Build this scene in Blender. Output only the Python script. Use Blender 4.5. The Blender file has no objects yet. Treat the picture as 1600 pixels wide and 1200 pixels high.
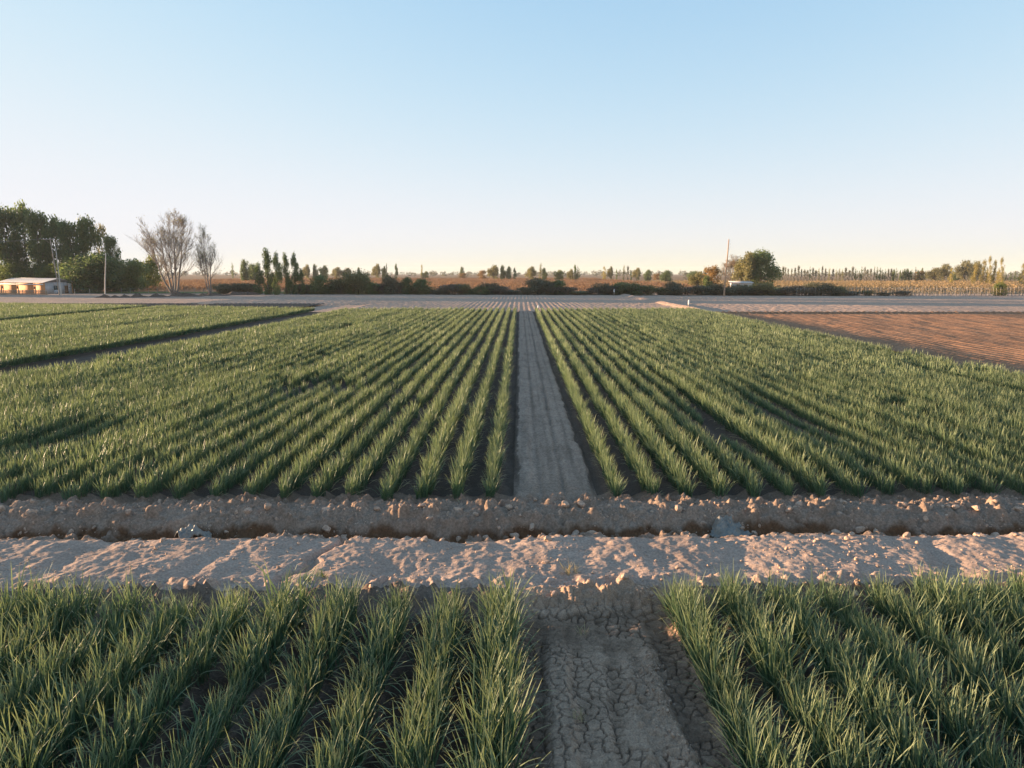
import bpy, math, random
import numpy as np
from mathutils import Vector, Matrix

random.seed(7)
RNG = np.random.default_rng(7)
scene = bpy.context.scene
COL = scene.collection
R = math.radians

# ------------------------------------------------------------------ camera numbers
H = 5.35            # height of the camera over the field
F = 1109.0          # focal length in pixels of the 1600 px wide photograph
PITCH = 8.87
YAW = 0.62
SUN_AZ, SUN_EL = 283.0, 4.9
EXPOSURE = 1.8
HAZE = 0.00011
SKEW = 0.025        # the dirt road is not quite square to the rows

def yp2y(X, yp): return yp + SKEW * X
def depth_y(py, z=0.0):
    a = PITCH + math.degrees(math.atan((py - 600) / F))
    return (H - z) / math.tan(math.radians(a))
def at(px, Y, z=0.0):
    """ground point seen in pixel column px at distance Y"""
    zc = Y * math.cos(R(PITCH)) + (H - z) * math.sin(R(PITCH))
    return (px - 812) / F * zc, Y
def metres(p, Y): return p * (Y * 0.988 + 0.82) / F

# ------------------------------------------------------------------ noise
def _hash(ix, iy, seed):
    n = (ix.astype(np.int64) * 374761393 + iy.astype(np.int64) * 668265263 + seed * 974634777) & 0x7fffffff
    n = ((n ^ (n >> 13)) * 1274126177) & 0x7fffffff
    n = ((n ^ (n >> 16)) * 2246822519) & 0x7fffffff
    return (n & 0xffffff) / float(0xffffff)
def vnoise(x, y, seed=0):
    x = np.asarray(x, float); y = np.asarray(y, float)
    ix = np.floor(x); iy = np.floor(y)
    fx = x - ix; fy = y - iy
    fx = fx * fx * fx * (fx * (fx * 6 - 15) + 10); fy = fy * fy * fy * (fy * (fy * 6 - 15) + 10)
    a = _hash(ix, iy, seed); b = _hash(ix + 1, iy, seed)
    c = _hash(ix, iy + 1, seed); d = _hash(ix + 1, iy + 1, seed)
    return (a + (b - a) * fx) * (1 - fy) + (c + (d - c) * fx) * fy - 0.5
def fbm(x, y, seed=0, octv=4, gain=0.5):
    s = 0; amp = 1; f = 1
    for o in range(octv):
        c, sn = math.cos(0.6 * o), math.sin(0.6 * o)
        s = s + amp * vnoise((x * c - y * sn) * f + 17.3 * o, (x * sn + y * c) * f - 9.1 * o, seed + o)
        amp *= gain; f *= 2.03
    return s
def voro(x, y, seed=0):
    """distance between the nearest and second nearest cell, and an id"""
    ix = np.floor(x); iy = np.floor(y)
    d1 = np.full(x.shape, 9.0); d2 = np.full(x.shape, 9.0); cid = np.zeros(x.shape)
    for dx in (-1, 0, 1):
        for dy in (-1, 0, 1):
            cx = ix + dx; cy = iy + dy
            px = cx + 0.1 + 0.8 * _hash(cx, cy, seed); py = cy + 0.1 + 0.8 * _hash(cx, cy, seed + 5)
            d = np.hypot(px - x, py - y)
            m = d < d1
            d2 = np.where(m, d1, np.minimum(d2, d))
            cid = np.where(m, _hash(cx, cy, seed + 9), cid)
            d1 = np.where(m, d, d1)
    return d2 - d1, cid, d1

# ------------------------------------------------------------------ object helpers
def link(o, parent=None):
    COL.objects.link(o)
    if parent is not None: o.parent = parent
    return o
def np_mesh(name, verts, faces, mats=(), smooth=False, mat_idx=None):
    """verts (N,3), faces: list of int arrays (M,4) / (M,3)"""
    me = bpy.data.meshes.new(name)
    verts = np.asarray(verts, np.float32)
    if not isinstance(faces, (list, tuple)): faces = [faces]
    faces = [np.asarray(f, np.int32) for f in faces if len(f)]
    me.vertices.add(len(verts)); me.vertices.foreach_set('co', verts.ravel())
    nl = sum(f.size for f in faces); npoly = sum(len(f) for f in faces)
    me.loops.add(nl); me.polygons.add(npoly)
    me.loops.foreach_set('vertex_index', np.concatenate([f.ravel() for f in faces]))
    tot = np.concatenate([np.full(len(f), f.shape[1], np.int32) for f in faces])
    st = np.concatenate([[0], np.cumsum(tot)[:-1]]).astype(np.int32)
    me.polygons.foreach_set('loop_start', st)
    if mat_idx is not None: me.polygons.foreach_set('material_index', np.asarray(mat_idx, np.int32))
    if smooth: me.polygons.foreach_set('use_smooth', np.ones(npoly, bool))
    for m in mats: me.materials.append(m)
    me.update(calc_edges=True); me.validate()
    return me
def add_attr(me, name, data):
    a = me.attributes.new(name, 'FLOAT', 'POINT'); a.data.foreach_set('value', np.asarray(data, np.float32).ravel())
def mesh_obj(name, me, parent=None, loc=None):
    o = bpy.data.objects.new(name, me)
    if loc is not None: o.location = loc
    return link(o, parent)
def tag(o, label=None, cat=None, group=None, kind=None):
    if label: o['label'] = label
    if cat: o['category'] = cat
    if group: o['group'] = group
    if kind: o['kind'] = kind
    return o
def empty(name, loc, rz=0.0, scale=None):
    o = bpy.data.objects.new(name, None); o.empty_display_size = 0.2
    o.location = loc; o.rotation_euler = (0, 0, rz)
    if scale is not None: o.scale = scale
    return link(o)
ONES = ['', 'first', 'second', 'third', 'fourth', 'fifth', 'sixth', 'seventh', 'eighth', 'ninth', 'tenth', 'eleventh', 'twelfth',
        'thirteenth', 'fourteenth', 'fifteenth', 'sixteenth', 'seventeenth', 'eighteenth', 'nineteenth']
TENS = {2: ('twentieth', 'twenty'), 3: ('thirtieth', 'thirty'), 4: ('fortieth', 'forty'), 5: ('fiftieth', 'fifty'), 6: ('sixtieth', 'sixty'),
        7: ('seventieth', 'seventy'), 8: ('eightieth', 'eighty'), 9: ('ninetieth', 'ninety')}
def ordinal(n):
    if n < 20: return ONES[n]
    if n >= 100: return "hundred-and-" + ordinal(n - 100)
    t, u = divmod(n, 10)
    return TENS[t][0] if u == 0 else TENS[t][1] + '-' + ONES[u]
class MB:
    """collects shapes into one mesh"""
    def __init__(s): s.v = []; s.f4 = []; s.f3 = []; s.n = 0
    def add(s, v, q=None, t=None):
        v = np.asarray(v, float)
        if q is not None and len(q): s.f4.append(np.asarray(q, int) + s.n)
        if t is not None and len(t): s.f3.append(np.asarray(t, int) + s.n)
        s.v.append(v); s.n += len(v)
    def box(s, c, d, rot=None):
        x, y, z = [k / 2 for k in d]
        v = np.array([[-x, -y, -z], [x, -y, -z], [x, y, -z], [-x, y, -z], [-x, -y, z], [x, -y, z], [x, y, z], [-x, y, z]])
        if rot is not None: v = v @ np.array(rot.to_3x3()).T
        s.add(v + np.array(c), [[3, 2, 1, 0], [4, 5, 6, 7], [0, 1, 5, 4], [1, 2, 6, 5], [2, 3, 7, 6], [3, 0, 4, 7]])
    def tube(s, pts, rad, sides=6, cap=True):
        pts = np.asarray(pts, float); n = len(pts)
        rad = np.broadcast_to(np.asarray(rad, float), (n,))
        d = np.gradient(pts, axis=0); d /= np.linalg.norm(d, axis=1)[:, None] + 1e-9
        up = np.array([0.0, 0, 1]) if abs(d[0][2]) < 0.9 else np.array([1.0, 0, 0])
        a = np.cross(d, up); a /= np.linalg.norm(a, axis=1)[:, None] + 1e-9
        b = np.cross(d, a)
        th = np.arange(sides) * 2 * math.pi / sides
        v = pts[:, None, :] + rad[:, None, None] * (np.cos(th)[None, :, None] * a[:, None, :] + np.sin(th)[None, :, None] * b[:, None, :])
        i = np.arange(n - 1)[:, None] * sides; k = np.arange(sides)[None, :]; k2 = (k + 1) % sides
        q = np.stack([i + k, i + k2, i + sides + k2, i + sides + k], -1).reshape(-1, 4)
        v = v.reshape(-1, 3)
        t = []
        if cap:
            v = np.vstack([v, pts[-1:]]); o = (n - 1) * sides
            t = [[o + j, o + (j + 1) % sides, len(v) - 1] for j in range(sides)]
        s.add(v, q, t)
    def mesh(s, name, mats=(), smooth=False, scale=1.0):
        f = []
        if s.f4: f.append(np.vstack(s.f4))
        if s.f3: f.append(np.vstack(s.f3))
        return np_mesh(name, np.vstack(s.v) * scale, f, mats, smooth)
    def obj(s, name, mat, parent=None, smooth=False):
        return mesh_obj(name, s.mesh(name, [mat], smooth), parent)

# ------------------------------------------------------------------ materials
class NT:
    def __init__(s, name):
        s.m = bpy.data.materials.new(name); s.m.use_nodes = True
        s.t = s.m.node_tree; s.n = s.t.nodes; s.l = s.t.links
        s.b = s.n['Principled BSDF']; s.out = s.n['Material Output']
        s.b.inputs['Specular IOR Level'].default_value = 0.2
    def node(s, typ, **kw):
        n = s.n.new(typ)
        for k, v in kw.items(): setattr(n, k, v)
        return n
    def noise(s, scale, detail=4, rough=0.55, vec=None):
        n = s.node('ShaderNodeTexNoise'); n.inputs['Scale'].default_value = scale
        n.inputs['Detail'].default_value = detail; n.inputs['Roughness'].default_value = rough
        s.l.new(vec if vec is not None else s.pos(), n.inputs['Vector']); return n.outputs['Fac']
    def pos(s):
        if not hasattr(s, '_g'): s._g = s.node('ShaderNodeNewGeometry')
        return s._g.outputs['Position']
    def ramp(s, fac, stops):
        r = s.node('ShaderNodeValToRGB'); e = r.color_ramp.elements
        e[0].position, e[0].color = stops[0][0], (*stops[0][1], 1)
        e[1].position, e[1].color = stops[-1][0], (*stops[-1][1], 1)
        for p, c in stops[1:-1]:
            k = e.new(p); k.color = (*c, 1)
        s.l.new(fac, r.inputs[0]); return r.outputs[0]
    def mix(s, fac, a, b, blend='MIX'):
        x = s.node('ShaderNodeMix', data_type='RGBA', blend_type=blend)
        for sock, v in ((x.inputs[0], fac), (x.inputs[6], a), (x.inputs[7], b)):
            if isinstance(v, (int, float)): sock.default_value = v
            elif isinstance(v, tuple): sock.default_value = (*v, 1)
            else: s.l.new(v, sock)
        return x.outputs[2]
    def attr(s, name):
        a = s.node('ShaderNodeAttribute'); a.attribute_name = name; return a.outputs['Fac']
    def math(s, op, a, b=0.0):
        m = s.node('ShaderNodeMath', operation=op)
        for i, v in enumerate((a, b)):
            if isinstance(v, (int, float)): m.inputs[i].default_value = v
            else: s.l.new(v, m.inputs[i])
        return m.outputs[0]
    def bump(s, h, strength=0.5, dist=0.02):
        b = s.node('ShaderNodeBump'); b.inputs['Strength'].default_value = strength; b.inputs['Distance'].default_value = dist
        s.l.new(h, b.inputs['Height']); s.l.new(b.outputs[0], s.b.inputs['Normal'])
    def base(s, c):
        if isinstance(c, tuple): s.b.inputs['Base Color'].default_value = (*c, 1)
        else: s.l.new(c, s.b.inputs['Base Color'])
    def rough(s, v): s.b.inputs['Roughness'].default_value = v

def soil_mat(name, pale, mid, dark, wet_shade=None, fine=30.0, big=0.6, bdist=0.02, bstr=0.6, alt=None):
    m = NT(name); m.rough(0.95); m.b.inputs['Specular IOR Level'].default_value = 0.08
    warm = lambda c: None if c is None else (c[0] * 1.17, c[1] * 1.01, c[2] * 0.90)
    pale, mid, dark, wet_shade, alt = [warm(c) for c in (pale, mid, dark, wet_shade, alt)]
    f1 = m.noise(big, 6, 0.65); f2 = m.noise(fine, 4, 0.6); f3 = m.noise(fine * 0.2, 5, 0.7)
    c = m.ramp(f1, [(0.3, dark), (0.5, mid), (0.72, pale)])
    c2 = m.ramp(f3, [(0.3, dark), (0.5, mid), (0.7, pale)])
    c = m.mix(0.5, c, c2)
    sp = m.ramp(f2, [(0.35, (0.72, 0.72, 0.72)), (0.65, (1.18, 1.18, 1.18))])
    c = m.mix(1.0, c, sp, 'MULTIPLY')
    if wet_shade is not None: c = m.mix(m.attr('moist'), c, m.mix(1.0, wet_shade, sp, 'MULTIPLY'))  # damp soil tone, also painted as groove shade on the middle path
    if alt is not None: c = m.mix(m.attr('alt'), c, m.mix(1.0, alt, sp, 'MULTIPLY'))
    m.base(c)
    m.bump(m.math('ADD', m.math('MULTIPLY', f2, 0.5), f3), bstr, bdist)
    return m.m

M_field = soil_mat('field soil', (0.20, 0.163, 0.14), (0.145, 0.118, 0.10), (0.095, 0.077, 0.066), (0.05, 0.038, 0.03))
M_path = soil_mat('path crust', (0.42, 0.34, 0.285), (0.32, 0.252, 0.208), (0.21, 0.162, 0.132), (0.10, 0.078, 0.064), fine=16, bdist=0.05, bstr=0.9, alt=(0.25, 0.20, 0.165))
M_fgpath = soil_mat('cracked mud', (0.44, 0.345, 0.272), (0.31, 0.238, 0.186), (0.195, 0.147, 0.114), (0.13, 0.095, 0.072), fine=45, bdist=0.01)
M_road = soil_mat('dirt road', (0.42, 0.345, 0.30), (0.345, 0.28, 0.243), (0.25, 0.20, 0.17), (0.12, 0.08, 0.055), fine=25, bdist=0.02, bstr=0.8)
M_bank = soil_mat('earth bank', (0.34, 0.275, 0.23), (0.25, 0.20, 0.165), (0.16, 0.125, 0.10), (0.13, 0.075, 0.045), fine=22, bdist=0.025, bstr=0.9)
M_tilled = soil_mat('tilled soil', (0.33, 0.208, 0.135), (0.265, 0.163, 0.105), (0.185, 0.112, 0.072), fine=6, big=0.12, bdist=0.06, bstr=0.8)
M_fallow = soil_mat('fallow soil', (0.46, 0.355, 0.29), (0.40, 0.31, 0.255), (0.33, 0.255, 0.21), fine=3, big=0.05, bdist=0.14, bstr=0.9)
M_ground = soil_mat('far ground', (0.30, 0.20, 0.11), (0.24, 0.155, 0.085), (0.15, 0.12, 0.06), fine=0.5, big=0.008, bdist=0.2, bstr=0.5)
M_vine_soil = soil_mat('vineyard soil', (0.40, 0.24, 0.14), (0.33, 0.19, 0.11), (0.24, 0.15, 0.085), fine=0.8, big=0.03, bdist=0.2, bstr=0.6)
M_straw_soil = soil_mat('dry vineyard soil', (0.42, 0.29, 0.16), (0.36, 0.25, 0.14), (0.28, 0.2, 0.11), fine=0.8, big=0.03, bdist=0.2, bstr=0.6)
M_pasture = soil_mat('pasture', (0.16, 0.19, 0.06), (0.12, 0.15, 0.05), (0.09, 0.10, 0.04), fine=1.5, big=0.1, bdist=0.1)
M_clod = soil_mat('clod', (0.50, 0.40, 0.33), (0.42, 0.33, 0.27), (0.30, 0.235, 0.19), fine=30, big=4, bdist=0.012)

def leaf_mat(name, c1, c2, c3, trans=0.3, spec=0.25, rough=0.55, tip=None, root=None, big=0.0):
    m = NT(name)
    g = m.node('ShaderNodeNewGeometry'); m._g = g
    oi = m.node('ShaderNodeObjectInfo')
    f = m.math('ADD', m.math('MULTIPLY', g.outputs['Random Per Island'], 0.55), m.math('MULTIPLY', oi.outputs['Random'], 0.45))
    c = m.ramp(f, [(0.05, c1), (0.5, c2), (0.95, c3)])
    if big:
        c = m.mix(m.ramp(m.noise(big, 3), [(0.4, (0, 0, 0)), (0.65, (0.55, 0.55, 0.55))]), c, c3)
    if tip is not None: c = m.mix(m.ramp(m.attr('along'), [(0.55, (0, 0, 0)), (1.0, (0.75, 0.75, 0.75))]), c, tip)
    if root is not None: c = m.mix(m.ramp(m.attr('along'), [(0.02, (0.8, 0.8, 0.8)), (0.2, (0, 0, 0))]), c, root)
    m.base(c); m.rough(rough); m.b.inputs['Specular IOR Level'].default_value = spec
    tr = m.node('ShaderNodeBsdfTranslucent'); m.l.new(m.mix(0.5, c, m.mix(1.0, c, (1.5, 1.5, 0.7), 'MULTIPLY')), tr.inputs[0])
    ms = m.node('ShaderNodeMixShader'); ms.inputs[0].default_value = trans
    m.l.new(m.b.outputs[0], ms.inputs[1]); m.l.new(tr.outputs[0], ms.inputs[2]); m.l.new(ms.outputs[0], m.out.inputs[0])
    return m.m
M_garlic = leaf_mat('garlic leaf', (0.036, 0.074, 0.049), (0.062, 0.118, 0.067), (0.14, 0.195, 0.095), 0.28, 0.27, 0.5, tip=(0.34, 0.36, 0.19), root=(0.10, 0.13, 0.08), big=0.25)
M_dryleaf = leaf_mat('dry leaf', (0.30, 0.23, 0.12), (0.36, 0.29, 0.16), (0.42, 0.35, 0.2), 0.3)
M_dark = leaf_mat('dark foliage', (0.08, 0.115, 0.058), (0.125, 0.17, 0.075), (0.20, 0.235, 0.09), 0.45)
M_mid = leaf_mat('mid foliage', (0.07, 0.10, 0.04), (0.105, 0.14, 0.055), (0.15, 0.18, 0.07), 0.4)
M_bright = leaf_mat('spring foliage', (0.09, 0.12, 0.035), (0.14, 0.165, 0.045), (0.20, 0.21, 0.06), 0.35)
M_yellow = leaf_mat('yellow foliage', (0.24, 0.19, 0.06), (0.31, 0.25, 0.08), (0.38, 0.31, 0.11), 0.4)
M_olive = leaf_mat('olive foliage', (0.14, 0.13, 0.065), (0.19, 0.175, 0.085), (0.25, 0.225, 0.105), 0.4)
M_orange = leaf_mat('orange foliage', (0.22, 0.13, 0.05), (0.30, 0.18, 0.065), (0.36, 0.23, 0.09), 0.35)
M_hedge = leaf_mat('hedge foliage', (0.095, 0.095, 0.068), (0.145, 0.142, 0.094), (0.20, 0.19, 0.12), 0.35)
M_brush = leaf_mat('brown brush', (0.11, 0.09, 0.065), (0.16, 0.13, 0.095), (0.22, 0.185, 0.135), 0.2)
M_far = leaf_mat('far woods foliage', (0.09, 0.095, 0.075), (0.13, 0.13, 0.095), (0.19, 0.175, 0.12), 0.2)
M_vine = leaf_mat('dry vine', (0.26, 0.14, 0.08), (0.34, 0.19, 0.11), (0.42, 0.26, 0.15), 0.2)
M_straw = leaf_mat('straw vine', (0.30, 0.2, 0.10), (0.38, 0.26, 0.14), (0.46, 0.33, 0.18), 0.2)

def simple_mat(name, a, b, scale=4.0, rough=0.8, bump=0.3, dist=0.01, spec=0.2):
    m = NT(name); m.rough(rough); m.b.inputs['Specular IOR Level'].default_value = spec
    f = m.noise(scale, 5, 0.65); m.base(m.ramp(f, [(0.3, a), (0.7, b)])); m.bump(f, bump, dist); return m.m
M_bark = simple_mat('bark', (0.10, 0.08, 0.06), (0.19, 0.155, 0.12), 3)
M_twig = simple_mat('bare twigs', (0.16, 0.138, 0.12), (0.25, 0.215, 0.19), 2)
M_pole = simple_mat('weathered pole', (0.24, 0.2, 0.165), (0.38, 0.33, 0.28), 3)
M_polelight = simple_mat('pale pole', (0.46, 0.40, 0.34), (0.58, 0.52, 0.45), 3)
M_polered = simple_mat('reddish pole', (0.36, 0.22, 0.14), (0.48, 0.31, 0.21), 3)
M_wall = simple_mat('ochre wall', (0.50, 0.235, 0.10), (0.60, 0.30, 0.14), 1.2)
M_gable = simple_mat('grey gable', (0.36, 0.36, 0.37), (0.44, 0.44, 0.45), 1.5)
M_roof = simple_mat('sheet roof', (0.50, 0.46, 0.43), (0.66, 0.61, 0.57), 2, rough=0.5)
M_white = simple_mat('white paint', (0.70, 0.68, 0.64), (0.8, 0.78, 0.74), 3)
M_glass = simple_mat('dark window', (0.02, 0.022, 0.025), (0.04, 0.042, 0.045), 1, rough=0.15, spec=0.5)
M_frame = simple_mat('teal frame', (0.12, 0.25, 0.27), (0.16, 0.3, 0.32), 3)
M_brownframe = simple_mat('brown frame', (0.14, 0.08, 0.05), (0.2, 0.12, 0.07), 3)
M_wood = simple_mat('old wood', (0.26, 0.19, 0.13), (0.40, 0.31, 0.22), 5)
M_wire = simple_mat('wire', (0.2, 0.2, 0.2), (0.3, 0.3, 0.3), 5)
M_ceramic = simple_mat('insulator', (0.6, 0.6, 0.6), (0.75, 0.75, 0.75), 9, rough=0.3)
def tarp_mat():
    m = NT('grey tarpaulin'); m.rough(0.42); m.b.inputs['Specular IOR Level'].default_value = 0.5
    f = m.noise(14, 5, 0.7); m.base(m.ramp(f, [(0.3, (0.13, 0.115, 0.10)), (0.5, (0.21, 0.19, 0.165)), (0.7, (0.33, 0.265, 0.20))]))
    m.bump(m.noise(40, 3), 0.5, 0.008); return m.m
M_tarp = tarp_mat()

# ------------------------------------------------------------------ terrain
PY = np.array([-9, 10.1, 10.4, 10.65, 10.90, 11.4, 12.4, 13.1, 13.38, 13.55, 13.75, 14.05, 14.18, 14.34, 14.55, 14.80, 15.15, 15.5, 15.8, 16.1, 40])
PZ = np.array([0, 0.0, 0.02, 0.08, 0.22, 0.25, 0.25, 0.23, 0.17, 0.02, -0.13, -0.15, -0.08, 0.13, 0.28, 0.33, 0.26, 0.17, 0.11, 0.10, 0.10])
FG_L = [-0.27 - 0.8 * k for k in range(26)]
FG_R = [2.52 + 0.8 * k for k in range(24)]
MID_L = [-0.65 - 0.8 * k for k in range(30)]
MID_R = [2.27 + 0.8 * k for k in range(28)]
def sstep(a, b, x):
    t = np.clip((x - a) / (b - a), 0, 1); return t * t * (3 - 2 * t)
def ridge(X, x0s, w=0.2):
    x0s = np.asarray(x0s); lo, hi = x0s.min() - 0.4, x0s.max() + 0.4
    ph = np.mod(X - x0s[0] + 0.4, 0.8) - 0.4
    return np.exp(-(ph / w) ** 2) * ((X > lo) & (X < hi))
def terrain(X, yp, crack=False):
    X, yp = np.asarray(X, float), np.asarray(yp, float)
    Y = yp + SKEW * X
    wob = 0.16 * fbm(X * 0.9, Y * 0.9, 3, 3) + 0.22 * fbm(X * 0.22, Y * 0.1, 5, 2) + 0.10 * fbm(X * 3.1, Y * 3.1, 8, 3)
    near = sstep(9.8, 10.5, yp) * (1 - sstep(16.0, 16.6, yp))
    z = np.interp(yp + wob * near, PY, PZ)
    # foreground ridges and furrows
    fg = 1 - sstep(10.1, 10.7, yp)
    z = z + fg * 0.10 * (ridge(X, FG_L) + ridge(X, FG_R))
    mid = sstep(15.3, 15.9, yp)
    z = z + mid * (0.13 * (ridge(X, MID_L, 0.22) + ridge(X, MID_R, 0.22)) - 0.03)
    # middle path: crowned strip with wheel grooves and a ditch each side
    pm = sstep(15.0, 16.2, yp + 0.5 * fbm(X * 2.5, Y * 1.5, 155, 3))
    Xw = X + 0.12 * fbm(X * 1.5, Y * 1.1, 151, 3) + 0.03 * fbm(X * 4, Y * 5, 153, 2)
    prof = np.interp(Xw, [-0.45, -0.22, -0.1, 0.25, 0.5, 0.6, 0.95, 1.08, 1.2, 1.62, 1.72, 1.85, 2.0], [0.0, 0.02, 0.13, 0.15, 0.08, 0.14, 0.16, 0.075, 0.145, 0.15, 0.13, 0.02, 0.0]) + 0.07 * fbm(X * 5, Y * 0.9, 141, 3) + 0.03 * np.abs(fbm(X * 10, Y * 6, 143, 2)) * ((X > -.15) & (X < 1.8))
    z = z + pm * prof
    # foreground path: low crust strip between furrows
    Xf = X + 0.10 * fbm(X * 1.6, Y * 1.4, 161, 3) + 0.03 * fbm(X * 6, Y * 6, 163, 2)
    fprof = np.interp(Xf, [-0.1, 0.3, 0.42, 0.62, 0.72, 1.1, 1.2, 1.45, 1.6, 1.85, 1.98, 2.3], [0, 0.0, 0.11, 0.13, 0.055, 0.075, 0.03, 0.095, 0.055, 0.13, 0.015, 0])
    fm = (1 - sstep(9.0, 9.5, yp + 0.2 * fbm(X * 2, Y * 2, 31, 2)))
    z = z + fg * (0.35 + 0.65 * fm) * fprof
    z = z + fg * ((X > 1.4) & (X < 1.98)) * (0.10 * np.maximum(fbm(X * 9, Y * 9, 44, 3), 0)) * fm
    # roughness
    road = sstep(11.0, 11.25, yp) * (1 - sstep(13.2, 13.5, yp))
    bank = sstep(13.4, 13.7, yp) * (1 - sstep(15.6, 16.0, yp))
    z = z + road * (0.075 * fbm(X * 1.0, Y * 0.6, 11, 3) + 0.038 * fbm(X * 2.6, Y * 1.7, 21, 4) + 0.02 * np.abs(fbm(X * 9, Y * 7, 25, 3)))
    # wheel ruts that cross the road on the right and the water cut on the left
    for x0, w, d in ((7.75, 0.22, 0.09), (10.6, 0.3, 0.07), (-5.6, 0.2, 0.05), (-8.2, 0.25, 0.05), (1.0, 0.3, 0.035), (3.9, 0.35, 0.04)):
        z = z - road * d * np.exp(-((X - x0 - 0.25 * (yp - 12.3)) / w) ** 2)
    z = z - (sstep(10.9, 11.2, yp) * (1 - sstep(13.4, 13.7, yp))) * 0.16 * np.exp(-((X + 3.75 - 0.28 * (yp - 12.4) - 0.2 * fbm(yp * 2.0, yp * 0.0, 2, 2)) / 0.10) ** 2)
    lump = np.maximum(0, fbm(X * 3.2, Y * 3.6, 71, 4) + 0.05)
    z = z + bank * (0.27 * lump + 0.09 * fbm(X * 10, Y * 10, 75, 3))
    ck, cid0, cd = voro(X * 6.5 + 0.5 * fbm(X * 4, Y * 4, 301, 2), Y * 6.5 + 0.5 * fbm(X * 4, Y * 4, 303, 2), 23)
    chunk = np.clip(0.62 - cd, 0, 0.4) * (0.35 + cid0) * np.clip(2.5 * fbm(X * 1.3, Y * 1.8, 305, 3) + 0.25, 0, 1)
    z = z + (bank + 0.9 * sstep(10.4, 10.8, yp) * (1 - sstep(11.1, 11.4, yp)) + 0.5 * sstep(13.0, 13.3, yp) * (1 - sstep(13.4, 13.7, yp))) * 0.20 * chunk
    shoulder = sstep(10.3, 10.8, yp) * (1 - sstep(11.2, 11.6, yp))
    z = z + shoulder * (0.24 * np.maximum(0, fbm(X * 3.5, Y * 4.5, 91, 4)) + 0.04 * fbm(X * 12, Y * 12, 93, 2))
    z = z + 0.022 * fbm(X * 6, Y * 6, 55, 3) + 0.012 * fbm(X * 22, Y * 22, 57, 2)
    if crack:
        wx = X + 0.10 * fbm(X * 4, Y * 4, 61, 3); wy = Y + 0.10 * fbm(X * 4, Y * 4, 65, 3)
        e, cid, d1 = voro(wx * (6.6 + 1.2 * vnoise(X * .4, Y * .4, 71)), wy * 7.2, 4)
        cm = np.clip((e - 0.02) / (0.12 + 0.08 * vnoise(X * 1.1, Y * 1.1, 73)), 0, 1); fg = np.maximum(fg, 1 - sstep(10.7, 10.95, yp))
        depth = 0.055 * fg * (0.25 + 0.75 * (vnoise(X * 1.3, Y * 1.3, 12) > -0.22))
        z = z - depth * (1 - cm) + fg * 0.012 * (cid - 0.5)
        e2, _, _ = voro(wx * 15, wy * 15, 14)
        z = z - 0.008 * fg * (1 - np.clip(e2 / 0.12, 0, 1)) * (vnoise(X * 2, Y * 2, 19) > 0.0)
    return z
def tz(X, Y):
    a = np.array([float(X)]); return float(terrain(a, np.array([float(Y) - SKEW * float(X)]))[0])

def grid_mesh(name, xs, ys, mat, zf, skew=0.0, moist=None):
    X, YP = np.meshgrid(xs, ys); Z = zf(X, YP)
    v = np.stack([X, YP + skew * X, Z], -1).reshape(-1, 3)
    nx, ny = len(xs), len(ys)
    i = (np.arange(ny - 1)[:, None] * nx + np.arange(nx - 1)[None, :])
    f = np.stack([i, i + 1, i + nx + 1, i + nx], -1).reshape(-1, 4)
    me = np_mesh(name, v, f, [mat], smooth=True)
    if moist is not None: add_attr(me, 'moist', moist(X, YP, Z))
    o = mesh_obj(name, me); o['kind'] = 'structure'
    return o
def ax(*segs):
    r = [np.arange(a, b - 1e-6, s) for a, b, s in segs]
    return np.unique(np.round(np.concatenate(r + [[segs[-1][1]]]), 4))
xs_fg_l = ax((-34, -13, 0.25), (-13, -0.2, 0.04))
xs_fg_p = ax((-0.2, 2.7, 0.0125))
xs_fg_r = ax((2.7, 13, 0.04), (13, 34, 0.25))
ys_fg = ax((1.0, 5.0, 0.1), (5.0, 11.05, 0.05))
ys_fgp = ax((1.0, 5.0, 0.1), (5.0, 11.05, 0.015))
zt = lambda x, y: terrain(x, y)
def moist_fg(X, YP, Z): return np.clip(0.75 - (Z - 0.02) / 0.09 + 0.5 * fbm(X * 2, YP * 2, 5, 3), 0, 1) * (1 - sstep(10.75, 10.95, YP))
grid_mesh('field_soil', xs_fg_l, ys_fg, M_field, zt, SKEW, moist_fg)
grid_mesh('field_soil', xs_fg_r, ys_fg, M_field, zt, SKEW, moist_fg)
grid_mesh('cracked_path', xs_fg_p, ys_fgp, M_fgpath, lambda x, y: terrain(x, y, True), SKEW,
          lambda X, YP, Z: np.clip(0.9 - (Z + 0.0) / 0.085 + 0.4 * fbm(X * 2, YP * 2, 5, 3), 0, 0.9) * (1 - sstep(10.7, 10.95, YP)))
xs_n = ax((-34, -13.5, 0.25), (-13.5, 13.5, 0.03), (13.5, 34, 0.25))
grid_mesh('dirt_road', xs_n, ax((11.05, 13.4, 0.03)), M_road, zt, SKEW, lambda X, YP, Z: np.clip((0.12 - Z) / 0.1, 0, 1) * sstep(12.9, 13.3, YP))
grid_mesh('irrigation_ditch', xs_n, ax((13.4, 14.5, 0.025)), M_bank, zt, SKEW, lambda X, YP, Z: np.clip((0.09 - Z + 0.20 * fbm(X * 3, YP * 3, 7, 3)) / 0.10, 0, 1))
grid_mesh('earth_bank', xs_n, ax((14.5, 16.4, 0.03)), M_bank, zt, SKEW, lambda X, YP, Z: np.clip(sstep(15.1, 15.7, YP) * 0.4 * (1 - sstep(-0.3, 0.0, X) * (1 - sstep(1.7, 2.0, X))) + 0 * Z, 0, 1))
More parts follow.
